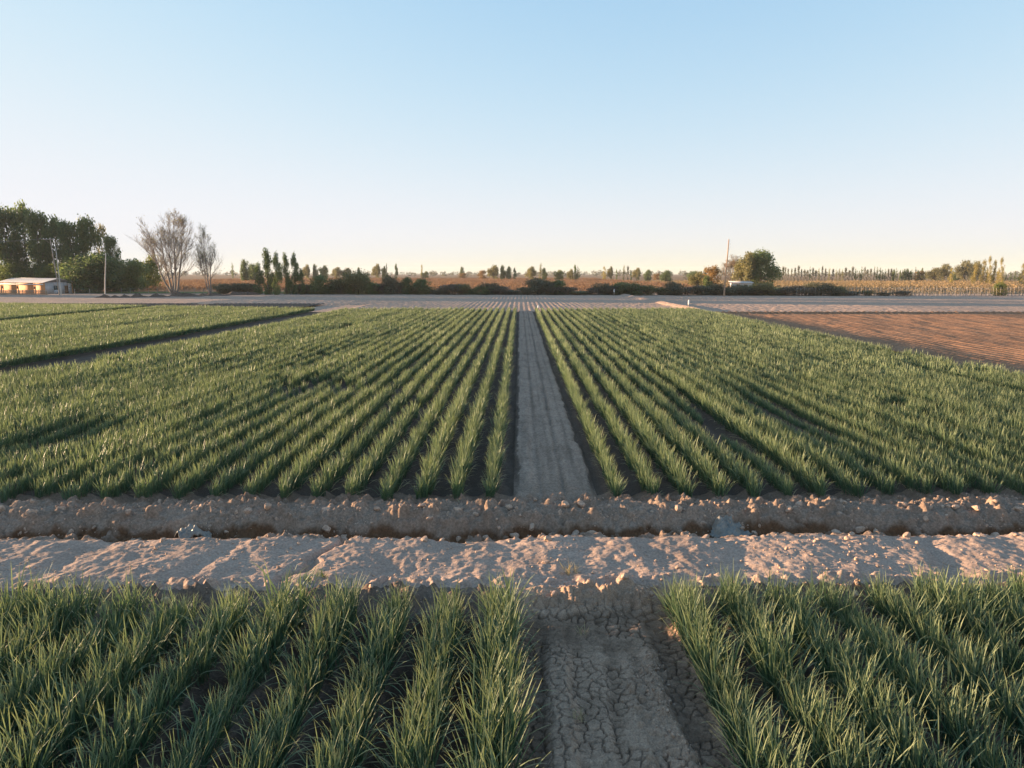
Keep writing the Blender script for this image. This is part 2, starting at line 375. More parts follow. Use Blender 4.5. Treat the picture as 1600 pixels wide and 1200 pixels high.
# soil of the big crop field: blocks of ridges with the path down the middle
xs_m = ax((-34, -25.2, 0.3), (-25.2, -0.5, 0.1), (-0.5, 2.1, 0.04), (2.1, 25.3, 0.1), (25.3, 34, 0.3))
ys_m = ax((16.4, 30, 0.08), (30, 60, 0.4), (60, 99, 1.0))
moist_m = lambda X, YP, Z: np.where((X > -0.14) & (X < 1.82), 0.0, 0.55)
xs_ml = xs_m[xs_m <= -0.14 + 1e-6]; xs_mp = xs_m[(xs_m >= -0.14 - 1e-6) & (xs_m <= 1.86 + 1e-6)]; xs_mr = xs_m[xs_m >= 1.86 - 1e-6]
def join(a, b):  # make neighbouring strips share their edge column
    e = b[0]; return np.append(a, e) if a[-1] < e - 1e-6 else a
xs_ml = join(xs_ml, xs_mp); xs_mp = join(xs_mp, xs_mr)
def zfar(X, YP): return terrain(X, YP)
grid_mesh('field_soil', xs_ml, ys_m, M_field, zfar, SKEW, moist_m)
PATH = grid_mesh('path', xs_mp, ys_m, M_path, zfar, SKEW, lambda X, YP, Z: np.where((X + 0.12 * fbm(X * 1.5, (YP + SKEW * X) * 1.1, 151, 3) < -0.04) | (X + 0.12 * fbm(X * 1.5, (YP + SKEW * X) * 1.1, 151, 3) > 1.78), 0.85, 0.55 * np.clip(fbm(X * 6, YP * 0.22, 181, 3) + 0.25 * fbm(X * 3, YP * 1.5, 183, 3), 0, 1) + np.exp(-((X - 0.5) / 0.07) ** 2) * 0.35 + np.exp(-((X - 1.08) / 0.07) ** 2) * 0.4 + np.exp(-((X - 0.8) / 0.04) ** 2) * 0.2 + np.exp(-((X - 1.45) / 0.05) ** 2) * 0.25))  # mask paints shade into the wheel grooves, plus tyre-packed streaks and dark edges
add_attr(PATH.data, 'alt', (lambda X, YP: 1 - sstep(16.2, 17.6, YP + 0.9 * fbm(X * 2.2, YP * 1.6, 171, 3)))(*np.meshgrid(xs_mp, ys_m)))
grid_mesh('field_soil', xs_mr[xs_mr <= 25.31], ys_m, M_field, zfar, SKEW, moist_m)
B2 = [-28.6 - 0.8 * k for k in range(31)]
B3 = [-56.4 - 0.8 * k for k in range(40)]
ztop = lambda X, Y: 0.07 + 0.13 * (ridge(X, B2, 0.22) + ridge(X, B3, 0.22)) + 0.03 * fbm(X * 2, Y * 2, 15, 2)
grid_mesh('field_soil', ax((-100, -33.9, 0.2)), ax((15.0, 124, 1.0)), M_field, ztop, 0.0, lambda X, Y, Z: 0.4 + 0 * Z)
# tilled field on the right, fallow ground behind
def ztill(X, Y):
    edge = np.exp(-((Y - 94 - 0.4 * fbm(X * 0.5, Y, 3, 2)) / 0.5) ** 2) * 0.3
    return 0.04 + 0.12 * (0.5 + 0.5 * np.cos((X - 26) * 2 * math.pi / 0.8)) * (0.8 + 0.7 * vnoise(X * 1.25, Y * 0.2, 8)) + 0.04 * fbm(X * 3.4, Y * 0.5, 66, 3) + 0.025 * fbm(X * .5, Y * .3, 68, 2) + edge
grid_mesh('tilled_field', ax((25.3, 34, 0.16), (34, 60, 0.2), (60, 140, 0.4)), ax((17.3, 60, 0.3), (60, 92, 0.4), (92, 95.4, 0.2)), M_tilled, ztill)
def zfal(X, Y):
    b = 0.38 * np.exp(-((X - 25.5) / 0.8) ** 2) * (Y > 101)
    c = 0.35 * np.exp(-((Y - 101.5 - 0.5 * fbm(X * 0.3, Y * 0, 4, 2)) / 0.7) ** 2) * (X > -24) * (X < 25)
    return 0.02 + 0.03 * np.cos(X * 2 * math.pi / 0.8) * (np.abs(X) < 60) + 0.06 * fbm(X * 0.35, Y * 0.2, 82, 3) + 0.07 * fbm(X * 2.6, Y * 1.1, 84, 3) + b + c * 0.6
grid_mesh('fallow_field', ax((-190, -60, 1.0), (-60, 60, 0.2), (60, 120, 0.3), (120, 190, 1.0)), np.concatenate([ax((95.4, 135, 0.45)), ax((136, 189, 1.0))]), M_fallow,
          lambda X, Y: np.where((X < 25.3) & (Y < 99.5) & (X > -26.4), -0.12, np.where((X <= -26.4) & (Y < 124.5) & (X > -100), -0.15, zfal(X, Y))))
# the wide ground, dipping under the modelled fields
gx = np.array([-3400, -1000, -420, -191, -189, -101, -60, -34.5, 0, 34.5, 60, 100, 138, 189, 191, 420, 1000, 3400.])
gy = np.array([-400, -60, -8, -1, 14, 17, 60, 95, 120, 150, 188.2, 189.5, 260, 420, 800, 1600, 3400.])
grid_mesh('ground', gx, gy, M_ground, lambda X, Y: np.where((np.abs(X) < 190) & (Y < 189) & (Y > -2), -0.6, -0.02))

# ------------------------------------------------------------------ garlic plants
def garlic_mesh(name, seed, nleaf, segs, wscale=1.0, fold=True, hmul=1.0, spread=1.0, pair=0.08):
    r = np.random.default_rng(seed)
    V = []; Q = []; A = []; MI = []; n = 0
    for i in range(nleaf):
        dry = r.random() < 0.08
        phi = r.uniform(0, 2 * math.pi)
        bx, by = r.choice([-pair, pair]) + r.normal(0, 0.028), r.uniform(-0.11, 0.11)
        outer = r.random()
        L = (0.30 + 0.36 * r.random() ** 0.8 + 0.10 * (1 - outer)) * hmul
        t0 = math.radians(3 + 26 * outer ** 1.2) * spread
        curl = math.radians(r.uniform(0, 18) + (r.uniform(35, 85) if r.random() < 0.15 else 0) + 12 * outer)
        if dry: t0 = math.radians(r.uniform(40, 65)); curl = math.radians(r.uniform(40, 70)); L *= 0.7
        w = wscale * r.uniform(0.0075, 0.0115)
        p = np.array([bx, by, -0.02]); pts = [p]; tw = r.uniform(-0.5, 0.5)
        for s in range(segs):
            t = t0 + curl * ((s + 0.5) / segs) ** 1.6
            ph = phi + tw * s / segs * 0.6
            d = np.array([math.sin(t) * math.cos(ph), math.sin(t) * math.sin(ph), math.cos(t)])
            p = p + d * L / segs; pts.append(p)
        pts = np.array(pts)
        u = np.linspace(0, 1, segs + 1)
        wid = w * np.clip(np.interp(u, [0, 0.15, 0.5, 0.8, 1.0], [0.7, 0.95, 1.0, 0.72, 0.06]), 0.04, 1)
        side = np.array([-math.sin(phi + tw), math.cos(phi + tw), 0.0])
        up = np.array([-math.cos(phi), -math.sin(phi), 0.35])
        if fold:
            a = pts + side * wid[:, None] + up * wid[:, None] * 0.55
            c = pts - side * wid[:, None] + up * wid[:, None] * 0.55
            V.append(np.stack([a, pts, c], 1).reshape(-1, 3)); A.append(np.repeat(u, 3))
            for s in range(segs):
                for k in (0, 1):
                    b0 = n + s * 3 + k; Q.append([b0, b0 + 1, b0 + 4, b0 + 3]); MI.append(1 if dry else 0)
            n += 3 * (segs + 1)
        else:
            a = pts + side * wid[:, None]; c = pts - side * wid[:, None]
            V.append(np.stack([a, c], 1).reshape(-1, 3)); A.append(np.repeat(u, 2))
            for s in range(segs):
                b0 = n + s * 2; Q.append([b0, b0 + 1, b0 + 3, b0 + 2]); MI.append(1 if dry else 0)
            n += 2 * (segs + 1)
    me = np_mesh(name, np.vstack(V), [np.array(Q)], [M_garlic, M_dryleaf], smooth=True, mat_idx=MI)
    add_attr(me, 'along', np.concatenate(A))
    return me
GARLIC = [garlic_mesh('garlic plant leaves', 100 + i, 58, 6, 0.80, True, 1.06, 1.08, 0.10) for i in range(12)]
GARLIC_MID = [garlic_mesh('garlic plant leaves mid', 200 + i, 38, 4, 1.0, False, 0.95, 0.85, 0.045) for i in range(8)]
GARLIC_FAR = [garlic_mesh('garlic plant leaves far', 300 + i, 28, 3, 1.5, False, 0.93, 0.78, 0.04) for i in range(6)]

cam_f = Vector((0, math.cos(R(PITCH)), -math.sin(R(PITCH)))); cam_u = Vector((0, math.sin(R(PITCH)), math.cos(R(PITCH))))
def in_view(x, y, z, m=0):
    c, s = math.cos(R(YAW)), math.sin(R(YAW))
    xr, yr = c * x + s * y, -s * x + c * y      # undo the camera's yaw
    d = yr * cam_f.y + (z - H) * cam_f.z
    if d <= 0: return False
    px = 800 + F * xr / d; py = 600 - F * (yr * cam_u.y + (z - H) * cam_u.z) / d
    return -m < px < 1600 + m and -m < py < 1200 + m
STUFF = []      # (x, y, z, rz, tilt, scale, lod)
fgp = []
for side, rows in (('left', FG_L), ('right', FG_R)):
    for ri, x0 in enumerate(rows):
        y = (10.32 if side == 'left' else 10.6) + SKEW * x0 + random.uniform(-0.12, 0.12)
        k = 0
        while y > 3.0:
            k += 1
            x = x0 + random.gauss(0, 0.025); hs = 0.98 + 0.5 * float(vnoise(np.array(x * 0.6), np.array(y * 0.9), 33)) + random.gauss(0, 0.10)
            fgp.append((x, y, hs, side, ri + 1, k)); y -= random.uniform(0.185, 0.225)
zz = terrain(np.array([p[0] for p in fgp]), np.array([p[1] - SKEW * p[0] for p in fgp]))
cand = []
for p, z in zip(fgp, zz):
    if in_view(p[0], p[1], z + 0.35, 8): cand.append((math.hypot(p[0], p[1]), p, z))
    else: STUFF.append((p[0], p[1], z, random.uniform(-0.5, 0.5) + (math.pi if random.random() < .5 else 0), 0.1, p[2], 0))
cand.sort(key=lambda c: c[0])
for i, (d, p, z) in enumerate(cand):
    x, y, hs, side, ri, k = p
    rz = random.uniform(-0.4, 0.4) + (math.pi if random.random() < .5 else 0)
    if i >= 300:
        STUFF.append((x, y, z, rz, 0.1, hs, 0)); continue
    o = bpy.data.objects.new('garlic_plant', GARLIC[random.randrange(len(GARLIC))])
    o.location = (x, y, z); o.rotation_euler = (random.gauss(0, 0.07), random.gauss(0, 0.07), rz)
    o.scale = (hs * random.uniform(.95, 1.15), hs * random.uniform(.95, 1.15), hs)
    link(o)
    tag(o, 'garlic plant %s from dirt road in %s foreground row %s of cracked path' % (ordinal(k), ordinal(ri), side),
        'garlic plant', 'garlic plants in the foreground rows')
# the field beyond the road: far too many plants to count
def rows_of(xs, y_end, y_start, skew_end=0.0, step=0.21):
    for x0 in xs:
        y = y_start + SKEW * x0 if y_start < 20 else y_start
        y += random.uniform(0, 0.2); ye = y_end(x0)
        while y < ye:
            far = y > 34
            st = step * (1.0 if y < 34 else 1.35 if y < 60 else 1.8)
            STUFF.append((x0 + random.gauss(0, 0.03), y, None, random.uniform(0, 6.283), 0.1, 1.0, 1 if not far else 2))
            y += st * random.uniform(0.85, 1.15)
rows_of(MID_L, lambda x: 98.3 - 0.0 * x, 15.72)
rows_of(MID_R, lambda x: 98.3, 15.72)
rows_of(B2, lambda x: 98 - 0.30 * (x + 26), 30.0)
rows_of(B3, lambda x: 107 - 0.30 * (x + 56), 60.0)
S = STUFF
sx = np.array([s[0] for s in S]); sy = np.array([s[1] for s in S]); lod = np.array([s[6] for s in S])
sz = np.where(sx > -26.0, terrain(sx, sy - SKEW * sx), ztop(sx, sy))
sz = np.array([z if s[2] is None else s[2] for s, z in zip(S, sz)])
sc = np.array([s[5] for s in S]); n = len(S)
vig = 1.0 + 0.15 * fbm(sx * 0.35, sy * 0.10, 17, 3) + 0.16 * vnoise(sx * 1.25, sy * 0.9, 19) + 0.24 * vnoise(np.round(sx / 0.8) * 1.7, sy * 0.05, 27)
weak = fbm(sx * 0.5, sy * 0.16, 23, 3)
edge_f = 0.82 + 0.18 * sstep(15.7, 17.0, sy)
sc = np.where(lod > 0, sc * np.clip(vig, 0.6, 1.3) * edge_f, sc)
for (wx, wy, rx, ry) in ((9.2, 24, 1.1, 5), (-13.5, 20.5, 1.2, 2.2), (14.2, 17.6, 1.6, 1.2), (20.5, 33, 0.5, 8), (17.5, 20.0, 0.7, 1.5), (6.2, 22.5, 0.5, 4), (-9, 29, 0.4, 5)):
    sc = np.where(lod > 0, sc * (1 - 0.55 * np.exp(-((sx - wx) / rx) ** 2 - ((sy - wy) / ry) ** 2)), sc)
keep = ~((lod > 0) & (weak < -0.50) & (RNG.random(n) < 0.6)) & (sc > 0.45)
sx, sy, sz, sc, lod = [a[keep] for a in (sx, sy, sz, sc, lod)]; n = len(sx)
srot = np.stack([RNG.normal(0, 0.08, n), RNG.normal(0, 0.08, n), RNG.integers(0, 2, n) * math.pi + RNG.normal(0, 0.35, n)], -1)
sscl = np.stack([sc * RNG.uniform(0.9, 1.15, n) * np.where(lod == 2, 1.0, 1), sc * RNG.uniform(0.9, 1.15, n) * np.where(lod == 2, 1.5, 1), sc], -1)
LODS = [GARLIC[:6], GARLIC_MID, GARLIC_FAR]
base = [0, len(LODS[0]), len(LODS[0]) + len(LODS[1])]
sidx = np.array([base[l] for l in lod]) + (RNG.random(n) * np.array([len(LODS[l]) for l in lod])).astype(int)

def scatter(name, pts, rot, scl, idx, meshes, label, cat):
    """one object whose geometry nodes put the given meshes on its own vertices"""
    lib = bpy.data.collections.new(name + ' kinds')
    for i, me in enumerate(meshes):
        o = bpy.data.objects.new('%s kind %02d' % (name, i), me); lib.objects.link(o)
    me = bpy.data.meshes.new(name); me.vertices.add(len(pts)); me.vertices.foreach_set('co', np.asarray(pts, np.float32).ravel())
    for nm, data, typ, key in (('turn', rot, 'FLOAT_VECTOR', 'vector'), ('size', scl, 'FLOAT_VECTOR', 'vector'), ('pick', idx, 'INT', 'value')):
        a = me.attributes.new(nm, typ, 'POINT'); a.data.foreach_set(key, np.asarray(data, np.int32 if typ == 'INT' else np.float32).ravel())
    o = mesh_obj(name, me)
    g = bpy.data.node_groups.new(name, 'GeometryNodeTree')
    g.interface.new_socket('Geometry', in_out='INPUT', socket_type='NodeSocketGeometry')
    g.interface.new_socket('Geometry', in_out='OUTPUT', socket_type='NodeSocketGeometry')
    gi = g.nodes.new('NodeGroupInput'); go = g.nodes.new('NodeGroupOutput')
    ip = g.nodes.new('GeometryNodeInstanceOnPoints'); ci = g.nodes.new('GeometryNodeCollectionInfo')
    ci.inputs['Collection'].default_value = lib; ci.inputs['Separate Children'].default_value = True; ci.inputs['Reset Children'].default_value = True
    ip.inputs['Pick Instance'].default_value = True
    for nm, typ, sock in (('turn', 'FLOAT_VECTOR', 'Rotation'), ('size', 'FLOAT_VECTOR', 'Scale'), ('pick', 'INT', 'Instance Index')):
        a = g.nodes.new('GeometryNodeInputNamedAttribute'); a.data_type = typ; a.inputs['Name'].default_value = nm
        g.links.new(a.outputs['Attribute'], ip.inputs[sock])
    g.links.new(gi.outputs[0], ip.inputs['Points']); g.links.new(ci.outputs[0], ip.inputs['Instance']); g.links.new(ip.outputs[0], go.inputs[0])
    md = o.modifiers.new('scatter', 'NODES'); md.node_group = g
    return tag(o, label, cat, None, 'stuff')
scatter('garlic_crop', np.stack([sx, sy, sz], -1), srot, sscl, sidx, sum(LODS, []), 'dense green garlic crop growing in long parallel rows beyond the dirt road', 'crop')

# ------------------------------------------------------------------ clods, crumbs, plastic sheets
def clod_mesh(seed):
    import bmesh
    bm = bmesh.new(); bmesh.ops.create_icosphere(bm, subdivisions=2, radius=1.0)
    rr = random.Random(seed); cuts = []
    for k in range(9):
        v = Vector((rr.gauss(0, 1), rr.gauss(0, 1), rr.gauss(0, 1))).normalized(); cuts.append((v, rr.uniform(0.55, 0.85)))
    for v in bm.verts:
        for d, h in cuts:
            e = v.co.dot(d) - h
            if e > 0: v.co -= d * e * 0.9
        q = v.co; v.co *= 1 + 0.22 * float(fbm(np.array(q.x * 2 + seed + q.z), np.array(q.y * 2 - q.z), 3, 3))
    bm.transform(Matrix.Diagonal((1.0, 0.85, 0.72, 1.0)))
    me = bpy.data.meshes.new('clod'); bm.to_mesh(me); bm.free(); me.materials.append(M_clod)
    for p in me.polygons: p.use_smooth = False
    return me
CLODS = [clod_mesh(i) for i in range(8)]
clods = []
def clod(x, yp, s, zone): clods.append((x, yp, s, zone))
for x in [-11.2, -10.4, -9.8, -8.6, -8.2, -7.0, -5.9, -5.4, -4.8, -4.2, -3.1, -2.5, -2.1, -1.3, -0.9, -0.3, 0.4, 1.0, 1.35, 1.6, 2.0, 2.9, 3.4, 4.6, 5.3, 5.7, 6.1, 6.9, 7.4, 8.3, 8.8, 9.4, 9.9, 10.4, 10.9, 11.4, 11.9]:
    clod(x + random.gauss(0, 0.08), random.uniform(14.5, 14.85), random.uniform(0.05, 0.13), 'crest')
for x in [-9.3, -7.9, -6.6, -4.0, -3.6, -3.0, -2.4, -2.2, -1.9, -1.2, -0.7, -0.4, -0.1, 0.2, 1.2, 1.5, 3.1, 4.4, 5.0, 6.6, 7.1, 7.5, 8.1, 8.6, 9.1, 9.6, 10.0, 10.7, 11.1, 11.6]:
    clod(x + random.gauss(0, 0.06), random.uniform(13.95, 14.3), random.uniform(0.06, 0.13), 'ditch')
for x in [-6.9, -3.3, -1.75, -1.55, -0.9, -0.2, 0.5, 3.6, 4.9, 5.8, 6.3, 6.6, 7.7, 9.0, 9.7, 10.4, 11.3]:
    clod(x + random.gauss(0, 0.06), random.uniform(13.0, 13.4), random.uniform(0.05, 0.11), 'verge')
for x in [-9.5, -7.9, -6.4, -5.6, -4.6, -2.6, -2.3, -0.7, 0.4, 0.9, 1.5, 1.75, 2.0, 3.0, 3.6, 4.4, 5.5, 6.2, 7.5, 8.4]:
    clod(x + random.gauss(0, 0.06), random.uniform(10.75, 11.15), random.uniform(0.04, 0.09), 'edge')
ZT = {'crest': ('%s pale dirt clod from the left on the crest of the earth bank', 'clods on the bank crest'),
      'ditch': ('%s brown dirt clod from the left on the floor of the ditch', 'clods in the ditch'),
      'verge': ('%s dirt clod from the left on the far verge of the dirt road', 'clods on the road verge'),
      'edge': ('%s crumbly clod from the left on the near edge of the dirt road', 'clods on the near road edge')}
for zone in ZT:
    for i, (x, yp, s, _) in enumerate(sorted(c for c in clods if c[3] == zone)):
        Y = yp + SKEW * x
        o = mesh_obj('dirt_clod', CLODS[random.randrange(8)], None, (x, Y, tz(x, Y) + s * 0.16))
        o.scale = (s * random.uniform(0.8, 1.4), s, s * random.uniform(0.8, 1.3)); o.rotation_euler = (random.uniform(-.4, .4), random.uniform(-.4, .4), random.uniform(0, 6.28))
        tag(o, ZT[zone][0] % ordinal(i + 1), 'dirt clod', ZT[zone][1])
nc = 9000
cx = RNG.uniform(-14, 14, nc)
zone = RNG.random(nc)
cyp = np.where(zone < 0.45, RNG.normal(14.5, 0.35, nc), np.where(zone < 0.7, RNG.uniform(11.0, 13.6, nc), np.where(zone < 0.9, RNG.normal(10.95, 0.16, nc), RNG.normal(15.5, 0.3, nc))))
dens = fbm(cx * 1.1, cyp * 1.4, 201, 3)
kp = dens > RNG.uniform(-0.35, 0.35, nc); cx, cyp = cx[kp], cyp[kp]; nc = len(cx)
cs = np.clip(RNG.lognormal(-4.2, 0.55, nc), 0.007, 0.06)
# loose crust on the right edge of the foreground path
ex = RNG.normal(1.76, 0.10, 420); ey = RNG.uniform(4.5, 9.2, 420); es = np.clip(RNG.lognormal(-4.5, 0.5, 420), 0.006, 0.03)
cx = np.concatenate([cx, ex]); cyp = np.concatenate([cyp, ey]); cs = np.concatenate([cs, es]); nc = len(cx)
cz = terrain(cx, cyp) + cs * 0.12
scatter('soil_crumbs', np.stack([cx, cyp + SKEW * cx, cz], -1), RNG.uniform(0, 6.28, (nc, 3)), np.stack([cs * RNG.uniform(.8, 1.4, nc), cs, cs], -1),
        RNG.integers(0, 8, nc), CLODS, 'loose crumbs of dry soil scattered over the road and bank', 'soil crumbs')

def tarp(name, px, Y, w, h, seed, label):
    x, y = at(px, Y, 0.1)
    n1, n2 = 44, 34
    U, Vv = np.meshgrid(np.linspace(-1, 1, n1), np.linspace(-1, 1, n2))
    wx = U + 0.10 * fbm(U * 2, Vv * 2, seed, 3); wy = Vv + 0.12 * fbm(U * 2 + 5, Vv * 2, seed + 1, 3)
    if seed % 2:
        # tent-like heap: steep left face, long tail to the right
        z = h * np.clip(1 - np.maximum(np.where(U < -0.15, (-0.15 - U) / 0.72, (U + 0.15) / 1.1), np.abs(Vv) * 0.95), 0, 1) ** 0.85
        z += 0.14 * h * np.exp(-((U - 0.35) / 0.16) ** 2 - ((Vv + 0.3) / 0.5) ** 2)
        z -= 0.12 * h * np.exp(-((U - 0.12) / 0.10) ** 2 - ((Vv + 0.1) / 0.8) ** 2)
    else:
        z = h * np.clip(0.85 * np.exp(-((U + 0.45) / 0.28) ** 2 - ((Vv - 0.4) / 0.6) ** 2) + 0.75 * np.exp(-((U - 0.05) / 0.3) ** 2 - (Vv / 0.5) ** 2), 0, 1)
        z += 0.25 * h * np.exp(-((U - 0.55) / 0.3) ** 2 - ((Vv + 0.2) / 0.25) ** 2)
        z += 0.16 * h * np.abs(fbm(U * 2.6, Vv * 2.6, seed + 3, 2))
    rid = np.abs(fbm(U * 1.6 + 3, Vv * 1.2, seed + 7, 2))
    z = z + 0.08 * h * (0.4 - rid) * (z > 0.02)
    X = x + wx * w / 2 * (1 + 0.12 * fbm(Vv * 3, U * 0, seed, 2)); Yw = y + wy * w * 0.42
    g = np.array(terrain(X, Yw - SKEW * X))
    floor = np.minimum(g, np.median(g) + 0.12)
    z = np.maximum(g + 0.012, floor + 0.03 + z)
    v = np.stack([X - x, Yw - y, z], -1).reshape(-1, 3)
    zb = v[:, 2].min(); v[:, 2] -= zb
    i = (np.arange(n2 - 1)[:, None] * n1 + np.arange(n1 - 1)[None, :])
    f = np.stack([i, i + 1, i + n1 + 1, i + n1], -1).reshape(-1, 4)
    # ragged outline: drop cells outside a noisy rounded shape
    cu, cv = (U[:-1, :-1] + 1 / n1).ravel(), (Vv[:-1, :-1] + 1 / n2).ravel()
    kp = np.hypot(cu, cv * 0.95) < 0.98 + 0.35 * fbm(cu * 2.5, cv * 2.5, seed + 11, 3)
    kp &= fbm(cu * 3.5, cv * 3.5, seed + 19, 2) > -0.62
    me = np_mesh(name, v, [f[kp]], [M_tarp], smooth=False)
    o = mesh_obj(name, me, None, (x, y, zb))
    sm = o.modifiers.new('thick', 'SOLIDIFY'); sm.thickness = 0.008
    return tag(o, label, 'tarpaulin')
tarp('plastic_sheet', 300, 13.74, 0.72, 0.44, 41, 'small peaked heap of grey plastic sheeting lying in the ditch on the left')
tarp('plastic_sheet', 1142, 14.22, 0.84, 0.26, 62, 'torn flattened grey plastic sheet lying in the ditch right of the path')
# dry weed on the road and the green tuft by the water cut
def tuft(name, px, py, mesh_seed, mat, nleaf, s, label, cat):
    Y = depth_y(py, 0.25); x, y = at(px, Y, 0.25)
    me = garlic_mesh(name, mesh_seed, nleaf, 4, 0.6, False, 0.55, 1.9); me.materials.clear(); me.materials.append(mat); me.materials.append(mat)
    o = mesh_obj(name, me, None, (x, y, tz(x, y))); o.scale = (s, s, s)
    return tag(o, label, cat)
tuft('dry_weed', 893, 893, 5, M_dryleaf, 40, 0.75, 'withered tan weed lying on the dirt road in front of the path', 'weed')
tuft('grass_tuft', 500, 905, 6, M_mid, 60, 0.55, 'small green grass tuft at the near edge of the dirt road beside the water cut', 'grass tuft')
tuft('grass_tuft', 478, 908, 9, M_mid, 50, 0.45, 'low grass tuft left of the water cut on the near road edge', 'grass tuft')
tuft('dry_weed', 912, 968, 7, M_dryleaf, 22, 0.5, 'small dry weed on the far end of the cracked path', 'weed')
tuft('dry_weed', 905, 1105, 8, M_dryleaf, 26, 0.5, 'small withered weed on the crusted left side of the cracked path', 'weed')

# ------------------------------------------------------------------ trees
def leaf_cloud(blobs, n_clump, per, size, spread, seed, mat, shell=0.55, flat=1.0):
    r = np.random.default_rng(seed)
    vol = np.array([b[3] * b[4] * b[5] for b in blobs]) ** 0.75; vol /= vol.sum()
    C = []
    for b, k in zip(blobs, np.maximum(1, (vol * n_clump).astype(int))):
        d = r.normal(size=(k, 3)); d /= np.linalg.norm(d, axis=1)[:, None]
        rad = r.random(k) ** (1 / 3) * (1 - shell) + shell * (0.72 + 0.32 * r.random(k))
        C.append(np.array(b[:3]) + d * rad[:, None] * np.array(b[3:6]))
    C = np.vstack(C)
    P = np.repeat(C, per, 0) + r.normal(size=(len(C) * per, 3)) * spread
    m = len(P)
    nrm = r.normal(size=(m, 3)); nrm[:, 2] = nrm[:, 2] * flat; nrm /= np.linalg.norm(nrm, axis=1)[:, None]
    t = np.cross(nrm, r.normal(size=(m, 3))); t /= np.linalg.norm(t, axis=1)[:, None] + 1e-9
    b = np.cross(nrm, t); s = size * r.uniform(0.6, 1.35, m)[:, None]
    v = np.stack([P + t * s, P + b * s * 0.55, P - t * s, P - b * s * 0.55], 1).reshape(-1, 3)
    return v, np.arange(4 * m).reshape(-1, 4)
def crown_mesh(name, *a, mat, **k):
    v, f = leaf_cloud(*a, mat=mat, **k); return np_mesh(name, v, [f], [mat])
def branch(mb, p, d, L, r, depth, rr, up=0.12, tips=None, sides=4, kids=(2, 4), spread=0.55):
    n = 4; pts = [np.array(p)]; rad = [r]; d = np.array(d, float)
    for i in range(n):
        d = d + np.array([rr.gauss(0, 0.09), rr.gauss(0, 0.09), rr.gauss(0, 0.05) + up * 0.5]); d /= np.linalg.norm(d)
        pts.append(pts[-1] + d * L / n); rad.append(r * (1 - 0.62 * (i + 1) / n))
    mb.tube(pts, rad, sides if depth > 1 else 3)
    if tips is not None and depth <= 1: tips.append(pts[-1]); tips.append(pts[2])
    if depth == 0: return
    for k in range(rr.randint(*kids)):
        u = rr.uniform(0.35, 1.0); j = min(n, max(1, int(u * n + 0.5)))
        a = rr.uniform(0, 2 * math.pi); perp = np.cross(d, [math.cos(a), math.sin(a), 0.3]); perp /= np.linalg.norm(perp) + 1e-9
        nd = d + perp * rr.uniform(0.5, 1.1) * spread * 1.6 + np.array([0, 0, up]); nd /= np.linalg.norm(nd)
        branch(mb, pts[j], nd, L * rr.uniform(0.55, 0.8), max(rad[j] * 0.72, 0.0010), depth - 1, rr, up, tips, sides, kids, spread)

def blob_crown(seed, n, top=1.0, low=0.12, wide=0.5, peak=0.45, lump=0.2, point=0.0):
    """lumps that fill an unit tree outline (height 1, width 1)"""
    rr = random.Random(seed); B = []
    for i in range(n):
        z = low + (top - low) * rr.random() ** 0.9
        u = (z - low) / (top - low)
        w = wide * (math.sin(math.pi * min(1, max(0, (u * 0.82 + 0.12))))) ** peak
        w *= 1 - point * u ** 1.3
        a = rr.uniform(0, 6.283); q = w * (1 - lump * 0.9) * rr.random() ** 0.5
        s = lump * rr.uniform(0.7, 1.25) * (1 - 0.65 * point * u)
        B.append((q * math.cos(a), q * math.sin(a), min(z, top - s * 0.8), s * 1.0, s * 1.0, s * 0.85))
    return B
KIND = {}
def kind(key, crown_mat, seed, n=26, per=8, clumps=420, leaf=0.022, spread=0.022, low=0.12, wide=0.46, peak=0.6, lump=0.15, shell=0.5, trunk=0.022, limbs=14, bark=M_bark, point=0.0):
    B = blob_crown(seed, n, 1.0, low, wide, peak, lump, point)
    cm = crown_mesh(key + ' crown', B, clumps, per, leaf, spread, seed, mat=crown_mat, shell=shell)
    rr = random.Random(seed); mb = MB()
    zs = np.linspace(0, 0.86, 8); off = np.cumsum([[rr.gauss(0, 0.008), rr.gauss(0, 0.008)] for _ in zs], axis=0)
    tp = np.column_stack([off, zs]); mb.tube(tp, trunk * (1 - 0.85 * zs / 0.86), 7)
    for b in rr.sample(B, min(limbs, len(B))):
        k = min(6, max(1, int(b[2] / 0.86 * 7 * 0.62))); s = tp[k]
        e = np.array(b[:3]); mid = (s + e) / 2 + np.array([0, 0, -0.02])
        mb.tube([s, mid, e], [trunk * 0.4, trunk * 0.25, trunk * 0.08], 4)
    KIND[key] = (cm, mb.mesh(key + ' trunk', [bark], True))
# crowns are built for a tree one metre tall and one metre wide, then sized to the tree
kind('tall poplar a', M_dark, 1, 30, 8, 982, 0.0212, 0.0348, 0.06, 0.44, 0.5, 0.13, point=0.3)
kind('tall poplar b', M_dark, 2, 34, 8, 887, 0.0212, 0.0377, 0.08, 0.45, 0.6, 0.12, point=0.3)
kind('tall poplar c', M_mid, 3, 26, 8, 760, 0.0212, 0.0377, 0.10, 0.42, 0.6, 0.12)
kind('thin poplar', M_olive, 4, 20, 7, 216, 0.0248, 0.0435, 0.2, 0.40, 0.7, 0.10)
kind('column a', M_dark, 5, 26, 8, 665, 0.0212, 0.0319, 0.02, 0.42, 0.55, 0.13, point=0.5)
kind('column b', M_dark, 6, 24, 8, 601, 0.0224, 0.0319, 0.02, 0.40, 0.5, 0.14, point=0.5)
kind('round dark', M_dark, 7, 34, 9, 982, 0.0273, 0.0435, 0.10, 0.50, 0.45, 0.18)
kind('round mid', M_mid, 8, 28, 8, 601, 0.0323, 0.0435, 0.12, 0.48, 0.5, 0.18)
